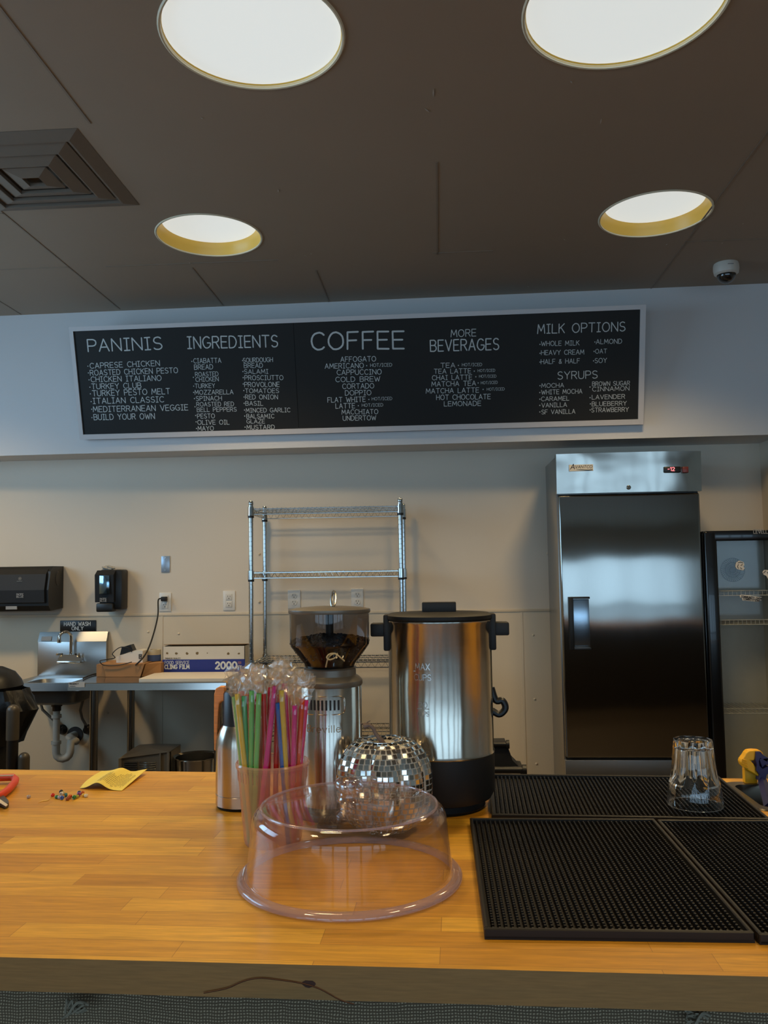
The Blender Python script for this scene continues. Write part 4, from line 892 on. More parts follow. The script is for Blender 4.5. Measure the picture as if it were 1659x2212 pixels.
# ================================================================ COUNTER
def wood(name, c1, c2, grain=0.22, rough=0.42, brick=True, coat=0.08):
    m = bpy.data.materials.new(name); m.use_nodes = True; nt = m.node_tree; N = nt.nodes; L = nt.links
    b = N['Principled BSDF']; b.inputs['Roughness'].default_value = rough; b.inputs['Coat Weight'].default_value = coat; b.inputs['Coat Roughness'].default_value = .25
    tc = N.new('ShaderNodeTexCoord'); mp = N.new('ShaderNodeMapping'); mp.inputs['Rotation'].default_value = (0, 0, 0.02); L.new(tc.outputs['Object'], mp.inputs['Vector'])
    mg = N.new('ShaderNodeMapping'); mg.inputs['Scale'].default_value = (5, 70, 70); L.new(tc.outputs['Object'], mg.inputs['Vector'])
    n = N.new('ShaderNodeTexNoise'); n.inputs['Scale'].default_value = 1.6; n.inputs['Detail'].default_value = 6; n.inputs['Distortion'].default_value = .6; L.new(mg.outputs[0], n.inputs['Vector'])
    mg2 = N.new('ShaderNodeMapping'); mg2.inputs['Scale'].default_value = (30, 500, 500); L.new(tc.outputs['Object'], mg2.inputs['Vector'])
    n2 = N.new('ShaderNodeTexNoise'); n2.inputs['Scale'].default_value = 1.0; n2.inputs['Detail'].default_value = 3; L.new(mg2.outputs[0], n2.inputs['Vector'])
    rp = N.new('ShaderNodeMapRange'); rp.inputs[1].default_value = .3; rp.inputs[2].default_value = .7; rp.inputs[3].default_value = 1-grain; rp.inputs[4].default_value = 1+grain*.6; L.new(n.outputs['Fac'], rp.inputs[0])
    rp2 = N.new('ShaderNodeMapRange'); rp2.inputs[1].default_value = .3; rp2.inputs[2].default_value = .7; rp2.inputs[3].default_value = .86; rp2.inputs[4].default_value = 1.08; L.new(n2.outputs['Fac'], rp2.inputs[0])
    mu = N.new('ShaderNodeMath'); mu.operation = 'MULTIPLY'; L.new(rp.outputs[0], mu.inputs[0]); L.new(rp2.outputs[0], mu.inputs[1])
    if brick:
        k = N.new('ShaderNodeTexBrick'); k.inputs['Scale'].default_value = 1; k.inputs['Brick Width'].default_value = .37; k.inputs['Row Height'].default_value = .041
        k.inputs['Mortar Size'].default_value = .0004; k.inputs['Mortar Smooth'].default_value = .3; k.offset = .37; k.offset_frequency = 2; k.squash = .8; k.squash_frequency = 3
        k.inputs['Color1'].default_value = lin(c1)+(1,); k.inputs['Color2'].default_value = lin(c2)+(1,); k.inputs['Mortar'].default_value = tuple(v*.6 for v in lin(c2))+(1,)
        L.new(mp.outputs[0], k.inputs['Vector']); src = k.outputs['Color']
    else:
        k = N.new('ShaderNodeMix'); k.data_type = 'RGBA'; k.inputs[6].default_value = lin(c1)+(1,); k.inputs[7].default_value = lin(c2)+(1,); L.new(n.outputs['Fac'], k.inputs[0]); src = k.outputs[2]
    vm = N.new('ShaderNodeVectorMath'); vm.operation = 'SCALE'; L.new(src, vm.inputs[0]); L.new(mu.outputs[0], vm.inputs['Scale']); L.new(vm.outputs[0], b.inputs['Base Color'])
    MATS[name] = m; return m
M_WOOD = wood('butcher_block', (218, 164, 50), (190, 132, 31))
M_EDGE_SHADED = wood('board_edge_shaded', (182, 136, 80), (152, 108, 58), grain=.14, rough=.6, brick=False, coat=0)  # front board toned darker and greyer, its dimmer light put into the colour
def frontY(x): return 0.9215-0.0194*x
def backY(x): return 1.774-0.045*x
CX0, CX1 = -2.6, 3.6
HX = (0.556, 0.96); HY = (1.53, 1.694)
bm = bmesh.new()
es = loop([(CX0, frontY(CX0), ZCT), (CX1, frontY(CX1), ZCT), (CX1, backY(CX1), ZCT), (CX0, backY(CX0), ZCT)])
def rrect(x0, x1, y0, y1, r, z, n=6):
    out = []
    for cx, cy, a0 in ((x1-r, y1-r, 0), (x0+r, y1-r, 90), (x0+r, y0+r, 180), (x1-r, y0+r, 270)):
        out += [(cx+r*math.cos(math.radians(a0+90*i/n)), cy+r*math.sin(math.radians(a0+90*i/n)), z) for i in range(n+1)]
    return out
es += loop(rrect(HX[0], HX[1], HY[0], HY[1], .02, ZCT))
bmesh.ops.triangle_fill(bm, use_beauty=True, edges=es, normal=(0, 0, 1))
r = bmesh.ops.extrude_face_region(bm, geom=bm.faces[:])
bmesh.ops.translate(bm, verts=[v for v in r['geom'] if isinstance(v, bmesh.types.BMVert)], vec=(0, 0, -.036))
bmesh.ops.recalc_face_normals(bm, faces=bm.faces[:])
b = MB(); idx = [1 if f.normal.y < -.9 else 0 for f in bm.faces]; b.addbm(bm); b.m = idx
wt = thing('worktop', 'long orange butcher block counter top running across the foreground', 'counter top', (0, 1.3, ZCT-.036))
b.build('butcher_block', [M_WOOD, M_EDGE_SHADED], wt, smooth=False)
M_KNOT = mat('knot_brown', (74, 40, 22), .6, var=.3, scale=120)
b = MB(); q = onY(667, 2127, frontY(-.1)-.0006)
b.add([(q.x+.0075*math.cos(i*PI/6)*random.uniform(.8, 1.1), frontY(q.x)-.0005, q.z+.0042*math.sin(i*PI/6)*random.uniform(.8, 1.1)) for i in range(12)], [tuple(range(12))])
for pts, r in ((((440, 2145), (490, 2135), (525, 2120), (560, 2113), (605, 2117), (650, 2124), (690, 2136), (735, 2160), (765, 2169)), .0007),):
    b.tube(cat([onY(px, py, frontY(-.1)-.0002) for px, py in pts], 4), r, 5)
b.build('wood_knot', M_KNOT, wt, smooth=False)
M_BASE = mat('base_brown', (34, 28, 22), .6)
b = MB(); zb = ZCT-.0365
def wall4(y0f, off0, off1):
    b.ext([(CX0+.05, y0f(CX0)+off0, 0), (CX1-.05, y0f(CX1)+off0, 0), (CX1-.05, y0f(CX1)+off1, 0), (CX0+.05, y0f(CX0)+off1, 0)], (0, 0, zb))
wall4(frontY, .07, .10); wall4(backY, -.07, -.04); b.box(CX0+.05, CX0+.08, 1.12, 1.70, 0, zb); b.box(CX1-.08, CX1-.05, 1.02, 1.50, 0, zb)
tag(b.build('counter_cabinet', M_BASE, loc=(0, 1.3, 0), smooth=False), 'dark counter cabinet standing under the butcher block top behind the burlap', 'counter')
# burlap skirt
def burlap():
    m = bpy.data.materials.new('burlap'); m.use_nodes = True; nt = m.node_tree; N = nt.nodes; L = nt.links; b = N['Principled BSDF']; b.inputs['Roughness'].default_value = .95
    tc = N.new('ShaderNodeTexCoord'); ws = []
    for ax in ('X', 'Z'):
        w = N.new('ShaderNodeTexWave'); w.bands_direction = ax; w.inputs['Scale'].default_value = 92; w.inputs['Distortion'].default_value = 3.5; w.inputs['Detail'].default_value = 2; w.inputs['Detail Scale'].default_value = .8
        L.new(tc.outputs['Object'], w.inputs['Vector']); ws.append(w)
    mu = N.new('ShaderNodeMath'); mu.operation = 'MULTIPLY'; L.new(ws[0].outputs['Fac'], mu.inputs[0]); L.new(ws[1].outputs['Fac'], mu.inputs[1])
    r = N.new('ShaderNodeMix'); r.data_type = 'RGBA'; r.inputs[6].default_value = lin((104, 88, 68))+(1,); r.inputs[7].default_value = lin((226, 202, 166))+(1,); L.new(mu.outputs[0], r.inputs[0]); L.new(r.outputs[2], b.inputs['Base Color'])
    bp_ = N.new('ShaderNodeBump'); bp_.inputs['Distance'].default_value = .001; L.new(mu.outputs[0], bp_.inputs['Height']); L.new(bp_.outputs[0], b.inputs['Normal'])
    return m
M_BURLAP = burlap()
t = thing('burlap_skirt', 'woven grey brown burlap hung along the counter front', 'burlap cloth', (0, .96, 0))
b = MB(); nx, nz = 320, 10; vs = []; fs = []
for i in range(nx+1):
    x = CX0+.06+(CX1-CX0-.12)*i/nx
    for j in range(nz+1):
        z = .05+(zb-.004-.05)*j/nz; g = (1-j/nz)
        vs.append((x, frontY(x)+.035+.012*math.sin(x*9)*(.4+g)+.004*math.sin(x*31+1), z))
for i in range(nx):
    for j in range(nz): a = i*(nz+1)+j; fs.append((a, a+nz+1, a+nz+2, a+1))
b.add(vs, fs); o = b.build('cloth', M_BURLAP, t); md = o.modifiers.new('thickness', 'SOLIDIFY'); md.thickness = .002
M_TWINE = mat('twine', (150, 140, 120), .8, var=.2, scale=200)
for px, py in ((165, 2172), (1505, 2196)):
    q = onY(px, py, .945); b = MB()
    for k in range(9):
        a = random.uniform(0, 2*PI); b.tube(cat([q+Vector((random.uniform(-.012, .012), random.uniform(-.006, .006), random.uniform(-.008, .008))) for _ in range(4)], 4), .0011, 5)
    b.tube(cat([q+Vector((-.016, 0, -.014)), q+Vector((-.006, -.008, -.006)), q+Vector((.004, -.006, .006)), q+Vector((.014, 0, .001))], 5), .0016, 6)
    b.build('twine_knot', M_TWINE, t)

# counter sink
M_BASIN = steel('basin_steel', (118, 110, 98), .34)
t = thing('counter_sink', 'small steel sink set in the counter at the right edge', 'sink', ((HX[0]+HX[1])/2, (HY[0]+HY[1])/2, ZCT-.15))
rs = [rrect(HX[0]-.016, HX[1]+.02, HY[0]-.018, HY[1]+.016, .03, ZCT+.0006), rrect(HX[0]-.015, HX[1]+.02, HY[0]-.017, HY[1]+.015, .03, ZCT+.003), rrect(HX[0]+.003, HX[1]-.003, HY[0]+.003, HY[1]-.003, .02, ZCT+.002), rrect(HX[0]+.004, HX[1]-.004, HY[0]+.004, HY[1]-.004, .02, ZCT-.006), rrect(HX[0]+.012, HX[1]-.012, HY[0]+.012, HY[1]-.012, .02, ZCT-.14), rrect(HX[0]+.15, HX[1]-.15, HY[0]+.07, HY[1]-.07, .01, ZCT-.15)]
b = MB(); n = len(rs[0]); vs = [p for r_ in rs for p in r_]; fs = []
for k in range(len(rs)-1):
    for i in range(n): j = (i+1) % n; fs.append((k*n+i, k*n+j, (k+1)*n+j, (k+1)*n+i))
fs.append(tuple((len(rs)-1)*n+i for i in range(n))); b.add(vs, fs); b.build('basin', M_BASIN, t)

# squeeze clamp leaning in the sink
def cp_(px, py, y=1.712): return onY(px, py, y)
base = onZ(1624, 1690, ZCT+.003)
t = thing('plastic_clamp', 'yellow and navy blue plastic clamp leaning in the counter sink', 'clamp', (base.x, 1.70, ZCT+.003))
M_YEL = mat('clamp_yellow', (240, 176, 20), .4, var=.03); M_NAVY = mat('clamp_navy', (38, 38, 84), .35)
z2 = lambda x, y: (1540+x*.09043, 1580+y*.09043)
def slab2(pts, y, th, m, name, bevel=0):
    b = MB(); b.ext([onY(*z2(*p), y) for p in pts], (0, th, 0)); o = b.build(name, m, t, smooth=False)
    if bevel: md = o.modifiers.new('soft', 'BEVEL'); md.width = bevel; md.segments = 2; md.limit_method = 'ANGLE'
    return o
slab2([(762, 900), (1060, 960), (1060, 1240), (775, 1240)], 1.700, .014, M_YEL, 'post')
slab2([(860, 465), (1000, 452), (1150, 465), (1200, 520), (1215, 575), (1100, 640), (1020, 640), (985, 700), (900, 700), (985, 790), (1025, 860), (1040, 960), (1105, 1030), (1100, 1090), (1010, 1030), (880, 960), (770, 890), (700, 820), (670, 740), (690, 680), (760, 590), (800, 520)], 1.688, .020, M_YEL, 'jaw', .002)
b = MB()
for i in range(6):
    a = onY(*z2(675+10*abs(i-2), 665+34*i), 1.6875); c = onY(*z2(800+8*i, 700+34*i), 1.6875); b.tube([a, c], .0011, 6)
b.build('grip_ridges', M_YEL, t)
slab2([(1035, 490), (1140, 485), (1215, 575), (1330, 640), (1330, 800), (1250, 800), (1180, 870), (1120, 700), (1135, 650), (1230, 640), (1300, 720), (1300, 740), (1130, 640), (1105, 720), (1120, 830), (1190, 900), (1330, 830), (1330, 1010), (1290, 1040), (1255, 1180), (1100, 1180), (1120, 1040), (1040, 940), (1050, 800), (1025, 700)], 1.682, .026, M_NAVY, 'trigger_body', .001)
b = MB(); a = onY(*z2(1180, 1150), 1.690); c = onZ(1668, 1752, ZCT-.005); c = Vector((c.x+.01, 1.58, ZCT-.01))
b.tube([a, c], [.0085, .0075], 4); b.build('slide_bar', M_NAVY, t, smooth=False)

# ---------------------------------------------------------------- bar mats
M_RUB = mat('black_rubber', (24, 21, 18), .42, var=.15, scale=40, spec=.4)
def bar_mat(label, cx, cy, lx, ly, rot, nx, ny):
    ca, sa = math.cos(rot), math.sin(rot); z0 = ZCT+.0003
    t = MB(); w = .005
    t.box(-lx/2, lx/2, -ly/2, ly/2, 0, .0035)
    for x0, x1, y0, y1 in ((-lx/2, lx/2, -ly/2, -ly/2+w), (-lx/2, lx/2, ly/2-w, ly/2), (-lx/2, -lx/2+w, -ly/2+w, ly/2-w), (lx/2-w, lx/2, -ly/2+w, ly/2-w)): t.box(x0, x1, y0, y1, .0001, .0118, bev=.0012, seg=1)
    px, py = (lx-2*w-.004)/nx, (ly-2*w-.004)/ny; n = 6
    ring = [(math.cos(2*PI*i/n), math.sin(2*PI*i/n)) for i in range(n)]
    fs = [tuple(range(n, 2*n))]+[(i, (i+1) % n, n+(i+1) % n, n+i) for i in range(n)]
    for i in range(nx):
        for j in range(ny):
            x = -lx/2+w+.002+px*(i+.5); y = -ly/2+w+.002+py*(j+.5)
            t.add([(x+.0024*a, y+.0024*c, .003) for a, c in ring]+[(x+.0017*a, y+.0017*c, .0095) for a, c in ring], fs)
    t.xform(lambda v: (cx+v.x*ca-v.y*sa, cy+v.x*sa+v.y*ca, z0+v.z))
    o = t.build('bar_mat', M_RUB, loc=(cx, cy, z0), smooth=False); tag(o, label, 'bar mat', 'black rubber bar mats on the counter')
bar_mat('black rubber bar mat in front, its whole near edge showing beside the cake dome', .1945, 1.211, .302, .436, 0.002, 38, 55)
bar_mat('black rubber bar mat in front at the right, cut by the picture edge', .500, 1.207, .302, .436, 0.002, 38, 55)
bar_mat('black rubber bar mat at the back, under the upside down glass', .312, 1.583, .452, .285, -.040, 57, 36)

# ---------------------------------------------------------------- upside-down tumbler
g = onZ(1502, 1739, ZCT+.012); gx, gy, gz = g.x, g.y, ZCT+.0122; GH = .112
m = bpy.data.materials.new('tumbler_glass'); m.use_nodes = True; pb = m.node_tree.nodes['Principled BSDF']; pb.inputs['Transmission Weight'].default_value = 1; pb.inputs['Roughness'].default_value = .0; pb.inputs['IOR'].default_value = 1.5; pb.inputs['Base Color'].default_value = (.97, .98, .97, 1); M_TUMB = m
def flute(r, z, a):
    h = z-gz; k = max(0.0, min(1.0, (h-.034)/.016))
    return r*(1-.13*k*abs(math.sin(a*5))) if (round(r, 5), round(h, 5)) in OUTER else r
RB, RT = .0468, .0335
out = [(.0462, 0), (RB, .0012), (.0455, .02), (.0435, .04), (.0405, .052), (.0375, .07), (.0352, .095), (.0340, .108), (.032, GH), (.02, GH+.0005), (0, GH-.002)]
inn = [(0, GH-.014), (.020, GH-.014), (.0262, GH-.016), (.0278, GH-.024), (.0298, .072), (.0336, .050), (.0405, .036), (.0434, .020), (.0450, .001), (.0462, 0)]
OUTER = {(round(r, 5), round(z, 5)) for r, z in out if 0 < z < GH-.0005}
b = MB(); b.lathe(gx, gy, [(r, z+gz) for r, z in out+inn], 72, rfun=flute); b2 = b
M_TUMB2 = film('tumbler_rim_glass', (.985, .985, .98), rough=.02, base=.035, edge=.85, power=2.4)
hh_ = [sum(b.v[i].z for i in f)/len(f)-gz for f in b.f]; b.m = [2 if h < .0012 else 1 if h < .037 else 0 for h in hh_]
tag(b.build('drinking_glass', [M_TUMB, M_TUMB2, film('tumbler_lip_highlight', (.95, .95, .94), rough=.05, haze=.35, hazecol=(230, 230, 222), base=.2, edge=.7)], loc=(gx, gy, gz), angle=60), 'clear fluted drinking glass standing upside down on the back bar mat', 'glass')  # white haze on the lip paints a highlight along the rim

# ---------------------------------------------------------------- clear cake dome
DX, DY = -.1315, 1.186; z0 = ZCT+.0004
M_CAKE = film('clear_acrylic', (.985, .965, .960), rough=.04, haze=.028, hazecol=(228, 200, 182), base=.014, edge=.65, power=2.8)
M_CAKE2 = film('clear_acrylic_rim', (.92, .89, .91), rough=.06, haze=.26, hazecol=(230, 214, 230), base=.06, edge=.5)
t = thing('cake_dome', 'clear plastic cake dome with a knob standing on the counter', 'cake cover', (DX, DY, z0))
MB().lathe(DX, DY, [(.1435, .008), (.142, .02), (.1375, .06), (.1362, .075), (.1352, .0835), (.1318, .0910), (.1265, .0962), (.1205, .0984), (.115, .0995), (.06, .102), (.016, .1035)], 128, zoff=z0).build('cover', M_CAKE, t, angle=80)
MB().lathe(DX, DY, [(.1415, .009), (.1400, .02), (.1355, .06), (.1342, .074), (.1332, .0825), (.1300, .0895), (.1250, .0945), (.1200, .0963), (.115, .0972), (.06, .0997), (0, .1012)], 128, zoff=z0).build('inner_face', M_CAKE, t, angle=80)
b = MB(); b.tube([(DX+.1225*math.cos(2*PI*i/128), DY+.1225*math.sin(2*PI*i/128), z0+.0988) for i in range(128)], .0016, 8, closed=True); b.build('top_ridge', M_CAKE2, t)
MB().lathe(DX, DY, [(.143, .009), (.143, .0005), (.152, .0), (.1555, .002), (.1555, .006), (.151, .009), (.143, .009)], 128, zoff=z0).build('flange', M_CAKE2, t, angle=60)
M_KNOB = film('clear_knob', (.90, .86, .86), rough=.03, haze=.04, base=.08, edge=.75, power=2.0)
MB().lathe(DX, DY, [(.018, .1033), (.0145, .106), (.0130, .114), (.0145, .1185), (.0195, .1215), (.0200, .127), (.0185, .1325), (.013, .135), (0, .1355)], 48, zoff=z0).build('knob', M_KNOB, t, angle=60)

# ---------------------------------------------------------------- mirrored pumpkin
PX, PY = -.0962, 1.393; z0 = ZCT+.0005; PR, PH = .0745, .154
t = thing('mirror_pumpkin', 'disco ball pumpkin covered in little mirror tiles behind the cake dome', 'decoration', (PX, PY, z0))
def psurf(th, ph):
    """th from 0 at the bottom to pi at the top"""
    lob = 1-.085*(abs(math.sin(ph*4.5+.4))**.7-.55)*-1*math.sin(th)**.6 if False else 1+.125*(abs(math.cos(ph*4.5+.35))**.6-.6)
    r = PR*(math.sin(th)**.72)*(1+(lob-1)*math.sin(th)**.3); r = max(r, 0)
    zc = -math.cos(th); zz = PH/2*(1+math.copysign(abs(zc)**.86, zc)); dip = .018*math.exp(-((r/PR)/.38)**2)
    if th > PI/2: zz -= dip
    else: zz += dip*.4
    return Vector((PX+r*math.cos(ph), PY+r*math.sin(ph), z0+zz))
b = MB(); nu, nv = 108, 36; vs = []; fs = []
for j in range(nv+1):
    for i in range(nu): vs.append(psurf(max(1e-4, min(PI-1e-4, PI*j/nv)), 2*PI*i/nu))
for j in range(nv):
    for i in range(nu): k = (i+1) % nu; fs.append((j*nu+i, j*nu+k, (j+1)*nu+k, (j+1)*nu+i))
b.add(vs, fs); b.build('shell', mat('pumpkin_grout', (214, 204, 188), .6), t)
b = MB(); th = .22; ts = .0078
while th < PI-.16:
    d = (psurf(th+.01, .35)-psurf(th-.01, .35)).length/.02; dth = (ts+.0008)/max(d, .02)
    r = (psurf(th, 0)-Vector((PX, PY, psurf(th, 0).z))).length; n = max(5, int(2*PI*r/(ts+.0008)))
    for i in range(n):
        ph = 2*PI*(i+.5*(random.random()*.2))/n; p = psurf(th, ph); du = psurf(th, ph+.02)-psurf(th, ph-.02); dv = psurf(th+.02, ph)-psurf(th-.02, ph)
        du.normalize(); nn = du.cross(dv).normalized(); nn = (nn+Vector((random.uniform(-1, 1), random.uniform(-1, 1), random.uniform(-1, 1)))*.05).normalized()
        du = (du-nn*du.dot(nn)).normalized(); dv = nn.cross(du); h = ts*.445; o = p+nn*.0012
        q = [o-du*h-dv*h, o+du*h-dv*h, o+du*h+dv*h, o-du*h+dv*h]; b.add(q+[v-nn*.0018 for v in q], [(0, 1, 2, 3), (1, 0, 4, 5), (2, 1, 5, 6), (3, 2, 6, 7), (0, 3, 7, 4)])
    th += dth
b.build('mirror_tiles', steel('mirror', (232, 230, 224), .08, grain=(1, 1, 1)), t, smooth=False)
tp_ = psurf(PI-.001, 0).z
M_STEM = mat('stem_brown', (112, 92, 80), .5, var=.35, scale=160, stretch=(1, 1, .1), bump=.4)
b = MB(); q = lambda px, py: onY(px, py, PY)
pts = cat([Vector((PX-.001, PY, tp_-.012)), Vector((PX-.002, PY, tp_+.004)), q(812, 1585), q(806, 1573), q(797, 1567), q(786, 1569)], 5)
b.tube(pts, [.0075-.0042*min(1, i/(len(pts)*.35)) if i < len(pts)*.72 else .0036+.0024*(i-len(pts)*.72)/(len(pts)*.28) for i in range(len(pts))], 10); b.build('stem', M_STEM, t)
b = MB(); b.tube(cat([q(788, 1568), q(783, 1565), q(779, 1561)], 4), .0009, 5); b.tube(cat([q(790, 1566), q(794, 1560), q(800, 1557)], 4), .0008, 5); b.build('tendril', M_STEM, t)

# ---------------------------------------------------------------- coffee grinder
gx, gy = -.1975, 1.492; z0 = ZCT+.0005
M_CYL = steel('grinder_steel', (196, 188, 176), .2, aniso=.75, arot=.25, grain=(1, 1, 50))
M_GPL = mat('grinder_plastic', (112, 104, 92), .35, .3, var=.03)
t = thing('coffee_grinder', 'steel coffee grinder with a smoky bean hopper on top', 'coffee grinder', (gx, gy, z0))
MB().lathe(gx, gy, [(0, 0), (.060, 0), (.060, .018), (.056, .022)], 64, zoff=z0).build('foot', M_BLACK, t)
MB().lathe(gx, gy, [(.056, .021), (.056, .223), (.053, .228)], 96, zoff=z0).build('body', M_CYL, t)
MB().lathe(gx, gy, [(.0565, .223), (.058, .226), (.0575, .232), (.052, .238), (.0465, .241), (.046, .252), (.0475, .254), (.043, .255)], 72, zoff=z0).build('collar', M_GPL, t)
M_HOP = film('smoky_hopper', (.46, .43, .42), rough=.05, base=.05, edge=.5, haze=.03, hazecol=(90, 80, 78))
MB().lathe(gx, gy, [(.043, .2545), (.046, .262), (.0690, .292), (.0708, .297), (.0712, .352)], 72, zoff=z0).build('hopper', M_HOP, t)
MB().lathe(gx, gy, [(.0725, .3505), (.0735, .353), (.073, .357), (.06, .3598), (.03, .3622), (0, .363)], 72, zoff=z0).build('hopper_lid', M_GPL, t)
b = MB(); lx = gx+.0135; zc = z0+.3755
b.tube([(lx-.0035+.0065*math.sin(i*PI/12)*.55, gy-.02+.010*math.sin(i*PI/12)*0+.008*math.cos(i*PI/12), zc+.0135*math.sin(i*PI/12+PI/2)) for i in range(24)], .0021, 8, closed=True); b.build('lid_handle', M_STEEL, t)
b = MB(); b.tube([(gx, gy, z0+.290), (gx, gy, z0+.349)], .007, 12); b.build('agitator', M_BLACK, t)
def oncyl(cx, cy, r, a, z): return Vector((cx+r*math.sin(a), cy-r*math.cos(a), z))
b = MB()
for i in range(9):
    a = -.62+.126*i; pts = [oncyl(gx, gy, .0562, a+s*.030, z0+z) for s, z in ((-1, .187), (1, .187), (1, .204), (-1, .204))]; b.ext(pts, oncyl(0, 0, .0006, a, 0)*1)
b.build('vent_slots', M_BLACKM, t, smooth=False)
b = MB(); fr = []
for k in range(28):
    u = 2*PI*k/28; ca, sa = math.cos(u), math.sin(u); fr.append(oncyl(gx, gy, .0563, -.115+.70*math.copysign(abs(ca)**.3, ca), z0+.195+.0155*math.copysign(abs(sa)**.3, sa)))
b.tube(fr, .0011, 6, closed=True); b.build('vent_frame', M_CYL, t)
b = MB(); k = .056
write(b, 'Breville'.replace('B', 'B'), lambda u, v: oncyl(gx, gy, .0564, -.66+u/k, z0+.150+v), .062, .0115, .12); b.build('embossed_name', mat('emboss', (160, 142, 118), .35, .85), t, smooth=False)
b = MB(); b.box(gx-.010, gx+.024, gy-.108, gy-.058, z0, z0+.012, bev=.003); b.build('drip_tray', M_BLACK, t)
tray = [o for o in t.children if o.name.startswith('drip_tray')][0]
b = MB()
for i in range(4): b.box(gx-.007+.0075*i, gx-.003+.0075*i, gy-.104, gy-.062, z0+.012, z0+.0145)
b.build('tray_ribs', M_BLACKM, tray, smooth=False)
# beans in the hopper: uncountable
b = MB(); b.lathe(gx, gy, [(0, .257), (.043, .257), (.045, .262), (.0668, .2905), (.068, .296), (.066, .300), (.03, .309), (0, .311)], 40, zoff=z0)
bm0 = bmesh.new(); bmesh.ops.create_uvsphere(bm0, u_segments=8, v_segments=5, radius=1); bv = [v.co.copy() for v in bm0.verts]; bf = [tuple(v.index for v in f.verts) for f in bm0.faces]; bm0.free()
for i in range(620):
    a = random.uniform(0, 2*PI); r = .0675*math.sqrt(random.random()); z = z0+.3085-(r/.0675)**2*.010+random.uniform(-.003, .003)
    if i > 420: z = z0+random.uniform(.268, .298); r = .0452+(z-z0-.262)/.0285*.0215 if z-z0 < .2905 else .0675; r -= .001
    R_ = Matrix.Rotation(random.uniform(0, PI), 3, 'X') @ Matrix.Rotation(random.uniform(0, PI), 3, 'Z'); c = Vector((gx+r*math.cos(a), gy+r*math.sin(a), z))
    k0 = 1 if i <= 420 else .55
    b.add([c+R_ @ Vector((v.x*.0052*k0, v.y*.0036*k0, v.z*.0030*k0)) for v in bv], bf)
tag(b.build('coffee_beans', mat('roasted_bean', (46, 31, 24), .35, var=.35, scale=160), loc=(gx, gy, z0+.257)), 'dark roasted coffee beans heaped in the grinder hopper', 'coffee beans', kind='stuff')
# knotted bamboo pick at the hopper
M_BAM = mat('bamboo', (196, 172, 124), .5, var=.12, scale=90)
q = lambda px, py, y=1.419: onY(px, py, y)
b = MB(); b.tube(cat([q(704, 1441, 1.434), q(708, 1425, 1.424), q(714, 1416), q(724, 1412), q(727, 1418), q(720, 1423), q(711, 1425), q(706, 1420), q(712, 1413), q(724, 1412), q(735, 1420), q(744, 1428, 1.426)], 5), .0013, 6)
tag(b.build('knotted_pick', M_BAM, loc=q(704, 1441, 1.434)), 'pale knotted bamboo pick against the front of the bean hopper', 'cocktail pick')

# ---------------------------------------------------------------- coffee urn
ux, uy = -.0015, 1.550; z0 = ZCT+.0005
M_URN = steel('urn_steel', (206, 198, 184), .19, aniso=.8, arot=.25, warp=.0015, wscale=14, grain=(1, 1, 30))
t = thing('coffee_urn', 'big steel coffee urn with black base and side handles', 'coffee urn', (ux, uy, z0))
MB().lathe(ux, uy, [(0, 0), (.075, 0), (.077, .004), (.072, .012), (.088, .018), (.0945, .030), (.0955, .096), (.0935, .098)], 80, zoff=z0).build('base', M_BLACKM, t)
MB().lathe(ux, uy, [(.0945, .095), (.0962, .098), (.0945, .102), (.0945, .326), (.0965, .330), (.0965, .333), (.093, .335)], 120, zoff=z0).build('body', M_URN, t)
MB().lathe(ux, uy, [(.0955, .334), (.097, .336), (.0965, .342), (.090, .346), (.05, .348), (0, .349)], 72, zoff=z0).build('lid', mat('urn_lid', (18, 17, 16), .55, spec=.3), t)
lid = [o for o in t.children if o.name.startswith('lid')][0]
b = MB(); b.box(ux-.031, ux+.031, uy-.022, uy-.004, z0+.347, z0+.366, bev=.002); b.build('lid_knob', M_BLACKM, lid)
for s in (-1, 1):
    b = MB(); xa = ux+s*.0945
    b.box(min(xa-s*.004, xa+s*.008), max(xa-s*.004, xa+s*.008), uy-.018, uy+.018, z0+.278, z0+.344, bev=.003)
    b.box(min(xa+s*.006, xa+s*.032), max(xa+s*.006, xa+s*.032), uy-.016, uy+.016, z0+.304, z0+.328, bev=.003); b.build('side_handle', M_BLACKM, t)
b = MB(); y = uy+.01; b.tube(cat([(ux+.093, y, z0+.207)]+[onY(px, py, y) for px, py in ((1071, 1513), (1084, 1513), (1091, 1523), (1090, 1534), (1078, 1543))]+[(ux+.093, y, z0+.166)], 5), .0062, 10); b.build('loop_handle', M_BLACK, t)
M_EMB = mat('urn_mark', (206, 200, 192), .25, .9)
b = MB(); a0 = -.33
def um(tx, z, w, h, da=0): write(b, tx, lambda u, v: oncyl(ux, uy, .0951, a0+da+(u-w/2)/.0945, z0+z+v), w, h, .16)
um('MAX', .252, .026, .0105); um('CUPS', .234, .030, .010); um('20', .187, .014, .0095); um('CUPS', .173, .020, .0075); um('10', .119, .014, .0095); um('CUPS', .106, .020, .0075)
for z, w in ((.2485, .034), (.1845, .022), (.117, .022), (.104, .03)): b.add([oncyl(ux, uy, .0951, a0+u/.0945, z0+z+v) for u, v in ((-w/2, 0), (w/2, 0), (w/2, .0014), (-w/2, .0014))], [(0, 1, 2, 3)])
b.build('fill_marks', M_EMB, t, smooth=False)

